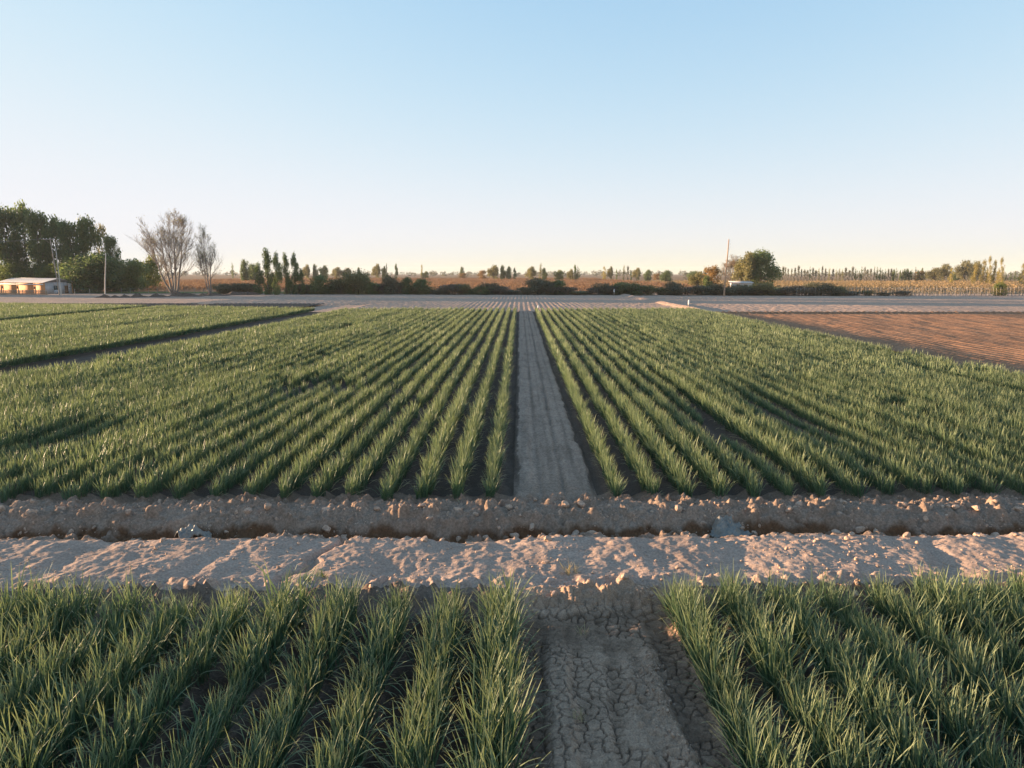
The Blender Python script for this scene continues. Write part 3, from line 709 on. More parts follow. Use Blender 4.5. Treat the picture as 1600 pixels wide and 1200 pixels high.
kind('round bright', M_bright, 9, 26, 8, 538, 0.0323, 0.0464, 0.12, 0.47, 0.5, 0.18)
kind('round olive', M_olive, 10, 26, 8, 601, 0.0323, 0.0435, 0.12, 0.48, 0.5, 0.17)
kind('round orange', M_orange, 11, 24, 8, 411, 0.0323, 0.0508, 0.08, 0.47, 0.5, 0.18)
kind('willow', M_dark, 12, 46, 10, 1742, 0.0199, 0.0348, 0.02, 0.50, 0.35, 0.15)
kind('yellow poplar a', M_yellow, 13, 22, 7, 280, 0.0248, 0.0435, 0.05, 0.38, 0.4, 0.11, bark=M_pole, point=0.45)
kind('yellow poplar b', M_yellow, 14, 24, 7, 324, 0.0248, 0.0435, 0.03, 0.42, 0.4, 0.11, bark=M_pole, point=0.45)
kind('windbreak a', M_far, 15, 16, 6, 140, 0.0373, 0.0580, 0.10, 0.36, 0.5, 0.11, point=0.45)
kind('windbreak b', M_mid, 16, 16, 6, 129, 0.0373, 0.0580, 0.10, 0.38, 0.5, 0.12, point=0.45)
kind('windbreak c', M_olive, 17, 14, 6, 97, 0.0373, 0.0653, 0.12, 0.34, 0.5, 0.10, point=0.45)
for i, mm in enumerate((M_hedge, M_dark, M_hedge, M_olive, M_hedge, M_brush)):
    kind('bush %d' % i, mm, 30 + i, 26, 9, 520, 0.032, 0.06, 0.0, 0.50, 0.3, 0.22, 0.4, 0.02, 8)
def tree(name, kd, px, Y, top_py, wpx, label, cat, group=None, z0=0.0, sy=None, h=None):
    x, y = at(px, Y); w = metres(wpx, Y)
    if h is None:
        a = PITCH + math.degrees(math.atan((top_py - 600) / F)); h = H - math.hypot(x, y) * math.tan(math.radians(a)) * 1.0 * (y / math.hypot(x, y))
        h = H - y * math.tan(math.radians(a)) - z0
    w *= {'poplar_tree': 1.4, 'column_poplar': 1.15, 'field_tree': 1.15, 'yellow_poplar': 1.5, 'broad_tree': 1.15}.get(name, 1)
    r = empty(name, (x, y, z0), random.uniform(-0.6, 0.6), (w, w if sy is None else sy, h))
    cm, tm = KIND[kd]
    mesh_obj('trunk', tm, r); mesh_obj('crown', cm, r)
    return tag(r, label, cat, group)

G = 'tall trees behind the house'
tree('poplar_tree', 'tall poplar a', -22, 214, 332, 62, 'tall dark tree at the left edge of the photo behind the house', 'tree', G)
tree('poplar_tree', 'tall poplar b', 12, 208, 326, 50, 'broad dark tree above the left end of the house roof', 'tree', G)
tree('poplar_tree', 'tall poplar a', 41, 216, 319, 44, 'tallest dark tree behind the house with a single pointed top', 'tree', G)
tree('poplar_tree', 'tall poplar b', 63, 206, 333, 40, 'dark tree right of the tallest tree behind the house', 'tree', G)
tree('poplar_tree', 'tall poplar a', 89, 215, 341, 48, 'dark tree rising behind the utility pole with the crossarm', 'tree', G)
tree('poplar_tree', 'tall poplar b', 109, 207, 349, 38, 'shorter dark tree just right of the crossarm pole', 'tree', G)
tree('poplar_tree', 'tall poplar c', 133, 213, 341, 46, 'lighter green tall tree above the round dark tree', 'tree', G)
tree('poplar_tree', 'thin poplar', 160, 216, 353, 22, 'thin sparse tree between the lighter tall tree and the leaning pole', 'tree', G)
tree('poplar_tree', 'tall poplar b', 175, 208, 371, 26, 'small dark tree directly behind the leaning pole', 'tree', G)
tree('round_tree', 'round dark', 146, 196, 398, 86, 'broad round dark tree between the house and the leaning pole', 'tree')
tree('young_tree', 'round bright', 97, 200, 402, 44, 'small yellow-green tree behind the grey gable of the house', 'tree')
tree('young_tree', 'round bright', 70, 203, 415, 46, 'low yellow-green tree behind the middle of the house roof', 'tree')
tree('young_tree', 'round mid', 20, 203, 412, 60, 'low green tree behind the left end of the house roof', 'tree')
tree('round_tree', 'round dark', 205, 205, 407, 52, 'round dark tree right of the leaning pole', 'tree')
tree('round_tree', 'round mid', 178, 212, 405, 40, 'dark tree in the gap behind the leaning pole', 'tree')
tree('young_tree', 'round bright', 228, 222, 400, 46, 'bright green tree left of the big bare tree', 'tree')
# trees beyond the left edge of the photo that throw the long shadows over the fallow field
for px, Y, h, w in ((-150, 175, 23, 70), (-195, 183, 24, 70), (-250, 178, 22, 70), (-120, 216, 24, 66), (-300, 187, 24, 80)):
    tree('poplar_tree', random.choice(['tall poplar a', 'tall poplar b']), px, Y, 0, w, 'tall dark tree standing in the grove left of the house', 'tree', 'trees in the grove left of the house', h=h)
def bare_tree(px, Y, top_py, wpx, seed, stems, label, leafmat, leafn, lean=0.0):
    x, y = at(px, Y); a = PITCH + math.degrees(math.atan((top_py - 600) / F)); h = H - y * math.tan(math.radians(a)); w = metres(wpx, Y)
    rr = random.Random(seed); mb = MB(); tips = []
    for s in range(stems):
        a0 = 2 * math.pi * s / stems + rr.uniform(-.5, .5); t = rr.uniform(0.06, 0.30) if s else 0.03
        top = rr.uniform(0.80, 1.0) - t * 0.5; n = 10; P = [np.array([0.015 * math.cos(a0), 0.015 * math.sin(a0), -0.01])]
        for k in range(n):
            u = (k + 1) / n
            P.append(P[-1] + np.array([math.cos(a0) * t * (1.2 - 0.9 * u) + rr.gauss(0, .05) + lean, math.sin(a0) * t * (1.2 - 0.9 * u) + rr.gauss(0, .05), 1.0]) * top / n)
        P = np.array(P); R0 = rr.uniform(0.009, 0.0125); rad = R0 * (1 - 0.88 * np.linspace(0, 1, n + 1)); mb.tube(P, rad, 6)
        for b in range(19):
            u = 0.22 + 0.78 * rr.random() ** 0.8; f = u * n; k = min(n - 1, int(f)); p = P[k] + (P[k + 1] - P[k]) * (f - k)
            a1 = a0 + rr.gauss(0, 1.3); out = rr.uniform(0.45, 0.95)
            branch(mb, p, (math.cos(a1) * out, math.sin(a1) * out, 0.8), (0.30 - 0.20 * u) * rr.uniform(0.7, 1.2), max(0.0012, rad[k] * 0.45), 2, rr, 0.22, tips, 4, (4, 6), 0.42)
    V = np.vstack(mb.v); ext = max(np.percentile(np.abs(V[:, :2]), 98.5), 0.05); top = V[:, 2].max()
    r = empty('bare_tree', (x, y, 0), rr.uniform(0, 1), (w / 2 / ext, w / 2 / ext, h / top))
    mb.obj('trunk', M_twig, r, True)
    T = np.array(tips); g = np.random.default_rng(seed); T = T[g.random(len(T)) < leafn]
    P = np.repeat(T, 2, 0) + g.normal(size=(len(T) * 2, 3)) * 0.012
    m = len(P); nr = g.normal(size=(m, 3)); nr /= np.linalg.norm(nr, axis=1)[:, None]; t = np.cross(nr, g.normal(size=(m, 3))); t /= np.linalg.norm(t, axis=1)[:, None]; b = np.cross(nr, t); s = 0.006
    v = np.stack([P + t * s, P + b * s * .6, P - t * s, P - b * s * .6], 1).reshape(-1, 3)
    mesh_obj('crown', np_mesh('budding leaves', v, [np.arange(4 * m).reshape(-1, 4)], [leafmat]), r)
    return tag(r, label, 'tree', 'leafless trees')
bare_tree(270, 178, 322, 84, 21, 6, 'large leafless tree with many spreading stems left of its smaller neighbour', M_olive, 0.12)
bare_tree(325, 180, 346, 44, 22, 3, 'slimmer leafless tree with budding twigs right of the large bare one', M_bright, 0.25)
bare_tree(1141, 225, 397, 40, 23, 4, 'small bare reddish tree between the tall pole and the big dense tree', M_orange, 0.5)
G = 'column poplars in the clump left of the hedge'
for px, top, w, kd, lab in ((404, 412, 22, 'column b', 'low left outer tree of the clump of pointed poplars'), (418, 389, 30, 'column a', 'tallest pointed poplar of the clump left of the hedge'),
                            (433, 396, 20, 'column b', 'narrow pointed poplar right of the tallest in the clump'), (447, 396, 20, 'column a', 'third pointed poplar of the clump with a split top'),
                            (461, 397, 20, 'column b', 'rightmost slim pointed poplar of the clump'), (471, 420, 16, 'column a', 'short dark tree on the right end of the poplar clump')):
    tree('column_poplar', kd, px, 181 + random.uniform(-3, 3), top, w, lab, 'tree', G)
# dark hedge along the back of the fallow field
hb = []
for px in np.arange(345, 400, 11): hb.append((px, random.uniform(443, 449), random.uniform(20, 30), random.choice([0, 2])))
px = 474.0
while px < 1305:
    hb.append((px + random.uniform(-3, 3), random.uniform(441, 455), random.uniform(17, 30), random.choice([0, 1, 2, 3, 4, 5, 5]))); px += random.uniform(12, 17)
for px, top, w, k in ((499, 431, 24, 1), (527, 434, 24, 3), (556, 424, 34, 3), (566, 430, 22, 1), (611, 432, 20, 0), (636, 434, 16, 1), (659, 436, 20, 1), (846, 436, 36, 0), (872, 438, 22, 1), (942, 443, 22, 2), (985, 445, 34, 1), (1053, 441, 22, 0), (1305, 447, 22, 3), (1190, 441, 26, 3), (1118, 443, 20, 4), (1160, 447, 26, 0), (1215, 450, 22, 1)):
    hb.append((px, top, w, k))
for px in (1318, 1331, 1352, 1378, 1406): hb.append((px, random.uniform(453, 458), random.uniform(12, 20), random.choice([0, 3, 5])))
hb.sort()
for i, (px, top, w, k) in enumerate(hb):
    Y = 187 - 15 * (px - 350) / 1000 + random.uniform(-1.5, 1.5)
    tree('hedge_bush', 'bush %d' % k, px, Y, top, w * 1.38, '%s bush from the left in the dark hedge behind the fallow field' % ordinal(i + 1), 'bush', 'bushes of the dark hedge', z0=-0.05)
# trees around the right-hand pole
tree('dense_tree', 'willow', 1186, 216, 393, 58, 'large dense rounded dark tree right of the tall pole', 'tree')
tree('dense_tree', 'round olive', 1161, 214, 396, 36, 'olive rounded tree joined to the left side of the large dense tree', 'tree')
tree('round_tree', 'round orange', 1111, 208, 417, 30, 'orange and green rounded tree left of the tall pole', 'tree')
tree('round_tree', 'round olive', 1088, 230, 425, 26, 'low olive tree left of the orange rounded tree', 'tree')
tree('round_tree', 'round mid', 1104, 205, 431, 20, 'small green bush in front of the orange rounded tree', 'tree')
# scattered far trees, left to right
far = [(362, 411, 7, 600, 'windbreak b'), (382, 406, 15, 420, 'round mid'), (394, 413, 16, 430, 'round dark'), (478, 414, 12, 520, 'round olive'), (492, 413, 9, 520, 'round mid'), (504, 415, 15, 520, 'round bright'),
       (525, 418, 16, 640, 'round olive'), (541, 419, 16, 640, 'round olive'), (561, 418, 7, 640, 'round mid'), (588, 413, 13, 560, 'round olive'), (599, 416, 8, 560, 'round bright'), (604, 412, 4, 560, 'column a'), (619, 413, 8, 560, 'column b'),
       (659, 414, 6, 620, 'yellow poplar a'), (664, 424, 12, 620, 'round bright'), (722, 417, 7, 640, 'round mid'), (723, 427, 14, 620, 'round orange'), (754, 423, 15, 560, 'round orange'), (771, 415, 17, 520, 'round olive'), (786, 415, 11, 520, 'round mid'), (795, 417, 8, 520, 'round dark'),
       (804, 419, 8, 520, 'column b'), (829, 417, 15, 500, 'round olive'), (844, 413, 10, 480, 'windbreak c'), (851, 419, 10, 480, 'round mid'), (873, 422, 17, 480, 'round bright'), (891, 421, 10, 470, 'round olive'), (898, 414, 10, 470, 'column a'), (903, 417, 7, 470, 'windbreak b'),
       (944, 417, 10, 520, 'yellow poplar b'), (953, 417, 9, 520, 'round olive'), (963, 421, 4, 560, 'column b'), (974, 416, 8, 520, 'windbreak c'), (980, 417, 7, 520, 'windbreak a'), (985, 424, 5, 520, 'column a'), (994, 419, 13, 500, 'round olive'), (1012, 422, 11, 480, 'round dark'),
       (1041, 423, 17, 380, 'round dark'), (1026, 428, 14, 560, 'round orange'), (1070, 426, 10, 560, 'windbreak a'), (1082, 424, 16, 480, 'round dark'), (1100, 418, 5, 480, 'column b')]
for i, (px, top, w, Y, kd) in enumerate(sorted(far)):
    tree('field_tree', kd, px, Y, top, w, '%s tree from the left scattered over the fields beyond the hedge' % ordinal(i + 1), 'tree', 'scattered trees beyond the hedge')
# windbreak of slim poplars on the right
i = 0; px = 1206.0; wb = []
while px < 1444:
    wb.append((px, 419 + random.uniform(-3, 4) + (px - 1206) * 0.005, random.uniform(4, 7), random.choice(['windbreak a', 'windbreak a', 'windbreak b', 'windbreak c']) if px < 1390 else random.choice(['windbreak b', 'column b', 'round dark']))); px += random.uniform(3.6, 6.0)
for px in (1566, 1573, 1580, 1586, 1598): wb.append((px, random.uniform(424, 430), 6, 'windbreak b'))
for i, (px, top, w, kd) in enumerate(wb):
    tree('windbreak_poplar', kd, px, 430 + random.uniform(-6, 6), top, w * 1.25, '%s slim poplar from the left in the far windbreak row' % ordinal(i + 1), 'tree', 'slim poplars of the far windbreak')
for px, top, w, Y, kd, lab in ((1433, 424, 16, 425, 'round orange', 'low reddish tree at the right end of the windbreak'), (1454, 419, 20, 400, 'round olive', 'rounded brownish tree left of the short yellow poplar'), (1470, 413, 17, 405, 'round olive', 'taller rounded brownish tree behind the short yellow poplar'),
                              (1490, 425, 14, 410, 'round dark', 'low dark tree between the two big rounded trees'), (1500, 408, 22, 390, 'round olive', 'big spreading brownish tree left of the tall yellow poplars'), (1517, 409, 18, 395, 'round olive', 'dark spreading tree touching the tall yellow poplars')):
    tree('broad_tree', kd, px, Y, top, w, lab, 'tree', 'broad trees on the right horizon')
for px, top, w, Y, kd, lab in ((1481, 419, 9, 300, 'yellow poplar b', 'short yellow poplar standing alone'), (1516, 413, 9, 290, 'yellow poplar a', 'slim yellow poplar in front of the big spreading tree'), (1529, 406, 9, 290, 'yellow poplar a', 'left poplar of the tall yellow group'),
                              (1538, 401, 10, 288, 'yellow poplar b', 'tallest yellow poplar of the group of four'), (1546, 407, 9, 289, 'yellow poplar a', 'third poplar of the tall yellow group'), (1556, 403, 10, 270, 'yellow poplar b', 'right tall yellow poplar above the yellow-green shrub'),
                              (1590, 412, 11, 285, 'yellow poplar a', 'pale yellow poplar near the right edge of the photo')):
    tree('yellow_poplar', kd, px, Y, top, w, lab, 'tree', 'yellow poplars on the right')
tree('shrub', 'round bright', 1556, 172, 441, 24, 'yellow-green shrub growing out of the vine trellis on the right', 'shrub')
# far woods on the horizon: a mass
V = []; Fq = []; n0 = 0
g = np.random.default_rng(5)
for k in range(900):
    xx = g.uniform(-1900, 1900); yy = g.uniform(1100, 2300); hh = g.uniform(6, 10.5) + 3.0 * float(vnoise(np.array(xx * .006), np.array(yy * .003), 9)); ww = g.uniform(5, 12)
    v, f = leaf_cloud([(0, 0, 0.5, 0.5, 0.5, 0.5)], 16, 3, 0.16, 0.08, k, None)
    v = v * np.array([ww, ww, hh]) + np.array([xx, yy, 0]); V.append(v); Fq.append(f + n0); n0 += len(v)
tag(mesh_obj('far_woods', np_mesh('far_woods', np.vstack(V), [np.vstack(Fq)], [M_far])), 'hazy low line of woods along the horizon', 'woods', None, 'stuff')

# ------------------------------------------------------------------ vineyards beyond the hedge
def sheet(name, x0, x1, y0, y1, z, mat):
    return grid_mesh(name, np.linspace(x0, x1, 60), np.linspace(y0, y1, 60), mat, lambda X, Y: z + 0.15 * fbm(X * .05, Y * .05, 5, 3) * 0)
sheet('vineyard_field', -230, 66, 193, 640, 0.05, M_vine_soil)
sheet('dry_vineyard_field', 66.2, 420, 190, 415, 0.05, M_straw_soil)
sheet('pasture', -150, -62, 189.6, 205, 0.09, M_pasture)
def vine_mesh(seed, mat):
    rr = random.Random(seed); mb = MB()
    for k in range(7):
        x = rr.uniform(-0.9, 0.9)
        branch(mb, (x, 0, 0), (rr.uniform(-.3, .3), rr.uniform(-.3, .3), 1), 0.8, 0.03, 1, rr, 0.05, None, 3, (2, 3), 0.7)
    v, f = leaf_cloud([(0, 0, 0.95, 1.0, 0.3, 0.5)], 22, 4, 0.13, 0.12, seed, None); mb.add(v, f)
    return mb.mesh('vine', [mat])
VINES = [vine_mesh(i, M_vine) for i in range(4)] + [vine_mesh(9 + i, M_straw) for i in range(4)]
P = []; PI_ = []
for Y in np.concatenate([np.arange(197, 330, 4.0), np.arange(332, 640, 8.0)]):
    for x in np.arange(-220, 64, 2.3):
        if Y > 207 or x > -60: P.append((x + random.gauss(0, .2), Y + random.gauss(0, .15), 0.05)); PI_.append(random.randrange(4))
for Y in np.concatenate([np.arange(194, 300, 3.5), np.arange(302, 410, 6.0)]):
    for x in np.arange(70, 400, 2.3): P.append((x + random.gauss(0, .2), Y + random.gauss(0, .15), 0.05)); PI_.append(4 + random.randrange(4))
P = np.array(P); kp = RNG.random(len(P)) < 0.85; P = P[kp]; PI_ = np.array(PI_)[kp]; n = len(P)
sV = RNG.uniform(0.8, 1.2, n)
scatter('vines', P, np.stack([np.zeros(n), np.zeros(n), RNG.integers(0, 2, n) * math.pi + RNG.normal(0, .1, n)], -1), np.stack([sV * 1.15, sV, sV * RNG.uniform(.8, 1.1, n)], -1), PI_, VINES, 'rows of dry reddish vines covering the fields beyond the hedge', 'vines')
# trellis of posts at the right
def trellis(Y, x0, x1, label, seed):
    rr = random.Random(seed)
    r = empty('vine_trellis', (x0, Y, 0))
    mb = MB()
    for hz in (0.7, 1.2, 1.75): mb.tube([(0, 0, hz), ((x1 - x0) / 2, 0, hz - 0.03), (x1 - x0, 0, hz)], 0.012, 3)
    mb.obj('wire', M_wire, r)
    pm = MB(); pm.tube([(0, 0, -0.1), (0.02, 0, 1.0), (0.0, 0, 2.1)], [0.06, 0.055, 0.05], 6); pme = pm.mesh('post', [M_pole], True)
    x = 0.0; k = 0
    while x <= x1 - x0 and k < 98:
        o = mesh_obj('post', pme, r, (x, rr.gauss(0, 0.05), 0)); o.rotation_euler = (rr.gauss(0, .03), rr.gauss(0, .03), rr.uniform(0, 6)); o.scale = (1, 1, rr.uniform(.85, 1.1)); x += (x1 - x0) / 96; k += 1
    mb = MB(); x = 0.3
    while x < x1 - x0:
        branch(mb, (x, rr.gauss(0, .05), 0), (rr.gauss(0, .2), rr.gauss(0, .1), 1), 0.9, 0.035, 2, rr, 0.05, None, 4, (2, 3), 0.7); x += 1.1
    mb.obj('vine', M_twig, r)
    v, f = leaf_cloud([(xx, 0, 1.0, 1.2, 0.25, 0.8) for xx in np.arange(1, x1 - x0, 2.2)], 500, 5, 0.10, 0.14, seed, None)
    mesh_obj('leaves', np_mesh('leaves', v, [f], [M_straw]), r)
    return tag(r, label, 'trellis', 'vine trellises on the right')
trellis(171, 66, 150, 'front row of dry vines on posts and wires along the right of the fallow field', 1)
trellis(174.5, 66, 152, 'second row of dry vines on posts and wires just behind the front trellis', 2)

# ------------------------------------------------------------------ house, poles, fences, sheds
def house():
    L, W, h, rdg = 22.0, 7.2, 3.0, 3.95
    az = math.radians(208)                       # the long wall looks this way
    nx, ny = math.sin(az), math.cos(az)
    cxy = at(65, 184)                            # corner between the long wall and the gable
    ang = math.atan2(ny, nx) + math.pi / 2       # local -y is the long wall's outward normal
    r = empty('house', (cxy[0], cxy[1], 0), ang)
    # local: x from -L to 0 along the long wall (gable at x = 0), y from 0 to W inwards
    mb = MB(); ww = [(-4.4, 0.9), (-12.6, 0.9), (-20.0, 0.8)]
    xs = [-L] + sorted(sum([[a - b / 2, a + b / 2] for a, b in ww], [])) + [0.0]
    for a, b in zip(xs[:-1], xs[1:]):
        isw = any(abs((a + b) / 2 - c) < 0.01 for c, _ in ww)
        if isw:
            mb.box(((a + b) / 2, 0.1, 0.6), (b - a, 0.2, 1.2)); mb.box(((a + b) / 2, 0.1, (2.0 + h) / 2), (b - a, 0.2, h - 2.0))
        else: mb.box(((a + b) / 2, 0.1, h / 2), (b - a, 0.2, h))
    mb.box((-L / 2, W - 0.1, h / 2), (L, 0.2, h)); mb.box((-L + 0.1, W / 2, h / 2), (0.2, W - 0.4, h))
    mb.obj('wall', M_wall, r)
    mb = MB()   # the gable end, with a window and a door opening
    dy, dw, wy, wd = 5.6, 1.0, 2.9, 1.2
    for a, b, lo in ((0.2, wy - wd / 2, 0), (wy + wd / 2, dy - dw / 2, 0), (dy + dw / 2, W - 0.2, 0)): mb.box((-0.1, (a + b) / 2, h / 2), (0.2, b - a, h))
    mb.box((-0.1, wy, 0.5), (0.2, wd, 1.0)); mb.box((-0.1, wy, (2.1 + h) / 2), (0.2, wd, h - 2.1)); mb.box((-0.1, dy, (2.1 + h) / 2), (0.2, dw, h - 2.1))
    mb.add([[0, 0, h], [0, W, h], [0, W / 2, rdg], [-0.2, 0, h], [-0.2, W, h], [-0.2, W / 2, rdg]], [[0, 3, 5, 2], [1, 2, 5, 4]], [[0, 1, 2], [5, 4, 3]])
    mb.obj('gable_wall', M_gable, r)['label'] = 'grey shaded gable wall'
    o = 0.45; mb = MB()
    for s in (0, 1):
        ye = -o if s == 0 else W + o; ze = h - o * (rdg - h) / (W / 2) + 0.06
        n = 60; X = np.linspace(-L - 0.4, 0.5, n); zc = 0.025 * np.sin(np.arange(n) * math.pi / 1.0) * 0
        v = []
        for k, x in enumerate(X):
            b = 0.03 * (k % 2); v += [[x, ye, ze + b], [x, W / 2, rdg + 0.09 + b], [x, ye, ze + b - 0.05], [x, W / 2, rdg + 0.04 + b]]
        q = []
        for k in range(n - 1):
            a = 4 * k; c = a + 4; q += [[a, c, c + 1, a + 1], [a + 2, a + 3, c + 3, c + 2], [a, a + 2, c + 2, c]]
        q += [[0, 1, 3, 2], [4 * n - 4, 4 * n - 2, 4 * n - 1, 4 * n - 3]]
        mb.add(v, q)
    mb.box((-L / 2, W / 2, rdg + 0.13), (L + 0.9, 0.3, 0.05))
    mb.obj('roof', M_roof, r)
    mb = MB(); mb.box((-L / 2 + 0.05, -0.49, 2.5), (L + 0.9, 0.05, 0.22)); mb.obj('fascia', M_white, r)
    for a, b in ww:
        f = MB()
        for dx in (-b / 2 + .04, b / 2 - .04): f.box((a + dx, 0.03, 1.6), (0.08, 0.1, 0.8))
        f.box((a, 0.03, 1.24), (b - .16, 0.1, 0.08)); f.box((a, 0.03, 1.96), (b - .16, 0.1, 0.08)); f.box((a, 0.03, 1.6), (0.05, 0.1, 0.64))
        w_ = f.obj('window', M_brownframe, r); p = MB(); p.box((a, 0.06, 1.6), (b - .1, 0.02, 0.7)); p.obj('pane', M_glass, w_)
    f = MB()
    for d in (-wd / 2 + .05, wd / 2 - .05, 0): f.box((-0.07, wy + d, 1.55), (0.1, 0.08, 1.1))
    f.box((-0.07, wy, 1.04), (0.11, wd - .1, 0.07)); f.box((-0.07, wy, 2.06), (0.11, wd - .1, 0.07))
    w_ = f.obj('window', M_frame, r); p = MB(); p.box((-0.11, wy, 1.55), (0.02, wd - .1, 1.0)); p.obj('pane', M_glass, w_)
    d = MB(); d.box((-0.08, dy, 1.04), (0.06, dw - .04, 2.06)); d.box((-0.045, dy, 1.5), (0.02, dw - .3, 0.7)); d.box((-0.045, dy, 0.6), (0.02, dw - .3, 0.7)); dd = d.obj('door', M_brownframe, r)
    k = MB(); k.tube([(-0.05, dy - .38, 1.0), (0.03, dy - .38, 1.0), (0.03, dy - .28, 1.0)], 0.015, 6); k.obj('handle', M_ceramic, dd)
    return tag(r, 'long low ochre house with a pale sheet roof and grey gable on the left', 'house'), r
_, HOUSE = house()
def fence(name, pts, post_h, spacing, mat, label, cat, picket=False, post_r=0.05, seed=0):
    rr = random.Random(seed); (x0, y0), (x1, y1) = pts; Ln = math.hypot(x1 - x0, y1 - y0)
    r = empty(name, (x0, y0, 0), math.atan2(y1 - y0, x1 - x0))
    pm = MB(); pm.tube([(0, 0, -0.1), (0.01, 0, post_h / 2), (0, 0, post_h)], [post_r, post_r * .95, post_r * .85], 6); pme = pm.mesh('post', [mat], True)
    n = int(Ln / spacing)
    for i in range(min(n + 1, 100)):
        o = mesh_obj('post', pme, r, (i * Ln / n, 0, 0)); o.rotation_euler = (rr.gauss(0, .03), rr.gauss(0, .04), 0); o.scale = (1, 1, rr.uniform(.88, 1.08))
    w = MB()
    if picket:
        for hz in (0.35, 0.95): w.box((Ln / 2, 0.07, hz), (Ln, 0.04, 0.08))
        w.obj('rail', mat, r)
        p = MB(); x = 0.1
        while x < Ln: p.box((x, 0.115, 0.62 + rr.uniform(-.08, .08)), (0.12, 0.03, 1.2)); x += rr.uniform(0.17, 0.26)
        p.obj('pickets', mat, r)
    else:
        for hz in (0.3, 0.6, 0.9, 1.15): w.tube([(0, -post_r, hz * post_h / 1.25), (Ln, -post_r, hz * post_h / 1.25)], 0.01, 3)
        w.obj('wire', M_wire, r)
    return tag(r, label, cat)
a, b = at(-30, 178), at(68, 176.5)
fence('picket_fence', (a, b), 1.2, 2.4, M_wood, 'rough wooden picket fence in front of the ochre house wall', 'fence', True)
a, b = at(186, 196), at(345, 192)
fence('wire_fence', (a, b), 1.4, 2.6, M_pole, 'wire fence on wooden posts behind the bare trees', 'fence', False, 0.06, 3)
a, b = at(112, 182), at(160, 183)
fence('wire_fence', (a, b), 1.5, 2.5, M_pole, 'short wire fence between the house and the leaning pole', 'fence', False, 0.07, 4)
def pole(name, px, Y, top_py, r0, mat, label, lean=(0, 0), arm=None, arm_rot=0.0, brackets=False):
    x, y = at(px, Y); a = PITCH + math.degrees(math.atan((top_py - 600) / F)); h = H - y * math.tan(math.radians(a))
    r = empty(name, (x, y, 0)); r.rotation_euler = (0, 0, arm_rot)
    mb = MB(); lx, ly = lean; mb.tube([(0, 0, -0.2), (lx * .3, ly * .3, h * .35), (lx * .7, ly * .7, h * .7), (lx, ly, h)], [r0, r0 * .9, r0 * .75, r0 * .62], 8)
    mb.obj('pole_shaft', mat, r, True)
    tops = []
    if arm:
        mb = MB(); z = h - 0.45; mb.box((lx - arm * 0.12, ly - r0 - .02, z), (arm, 0.12, 0.16)); mb.tube([(lx - arm * .45, ly - r0 - .02, z - .05), (lx, ly - r0, z - 1.0)], 0.04, 5)
        cr = mb.obj('crossarm', mat, r)
        for k in (-0.58, -0.3, 0.02, 0.33):
            i_ = MB(); i_.tube([(lx + k * arm, ly - r0 - .02, z + .08), (lx + k * arm, ly - r0 - .02, z + .16), (lx + k * arm, ly - r0 - .02, z + .3)], [0.04, 0.075, 0.05], 8); i_.obj('insulator', M_ceramic, cr)
            tops.append((lx + k * arm, ly - r0 - .02, z + .3))
    if brackets:
        for k, dz in enumerate((0.9, 1.6, 2.4)):
            b_ = MB(); b_.tube([(lx * .9, ly, h - dz), (lx * .9 + 0.35, ly, h - dz + .05), (lx * .9 + 0.4, ly, h - dz + .3)], [.03, .03, .06], 6); b_.obj('insulator', M_ceramic, r)
    return tag(r, label, 'utility pole', 'wooden poles'), r, tops, (x, y)
_, PR, tops, pxy = pole('utility_pole', 88, 178, 371, 0.16, M_pole, 'dark utility pole with a crossarm in front of the house gable', (-0.9, 0), 2.4, 0.25)
pole('utility_pole', 91, 174, 385, 0.13, M_polelight, 'plain paler pole right beside the crossarm pole', (-0.3, 0))
pole('utility_pole', 160, 178, 395, 0.17, M_polelight, 'pale bare wooden pole leaning to the right near the round dark tree', (1.1, 0))
_, _, _, q = pole('utility_pole', 1130, 168, 374, 0.19, M_polered, 'tall reddish pole with small insulators left of the dense tree', (0.55, 0), None, 0, True)
mb = MB()
ca, sa = math.cos(0.25), math.sin(0.25)
for k, (tx, ty, tz_) in enumerate(tops):
    p0 = np.array([pxy[0] + ca * tx - sa * ty, pxy[1] + sa * tx + ca * ty, tz_]); p1 = p0 + np.array([-60, 4 + k, -0.3])
    u = np.linspace(0, 1, 14); pts = p0[None] * (1 - u[:, None]) + p1[None] * u[:, None]; pts[:, 2] -= 1.1 * 4 * u * (1 - u); mb.tube(pts, 0.011, 3, False)
tag(mb.obj('power_lines', M_wire), 'thin power lines running left from the crossarm pole', 'power line')
def shed():
    x, y = at(1158, 206); r = empty('shed', (x, y, 0), -0.12)
    w = metres(30, 206); mb = MB(); h = 2.5
    for a, b in ((-w / 2, -w * .3), (-w * .12, w * .08), (w * .26, w / 2)): mb.box(((a + b) / 2, 0, h / 2), (b - a, 0.2, h))
    mb.box((-w * .21, 0, h * .93), (w * .18, 0.2, h * .14)); mb.box((w * .17, 0, h * .93), (w * .18, 0.2, h * .14))
    mb.box((-w / 2 + .1, 2.1, h / 2), (0.2, 4.0, h)); mb.box((w / 2 - .1, 2.1, h / 2), (0.2, 4.0, h)); mb.box((0, 4.2, h / 2), (w, 0.2, h)); mb.obj('wall', M_white, r)
    d = MB(); d.box((-w * .21, 0.3, h * .43), (w * .17, 0.06, h * .85)); d.obj('door', M_brownframe, r)
    d = MB(); d.box((w * .17, 0.3, h * .43), (w * .17, 0.06, h * .85)); d.obj('door', M_brownframe, r)
    ro = MB(); ro.box((0, 2.0, h + .32), (w + .8, 5.2, 0.1), Matrix.Rotation(0.09, 4, 'X')); ro.obj('roof', M_roof, r)
    return tag(r, 'small low white shed with a flat sheet roof under the dense tree', 'shed')
shed()
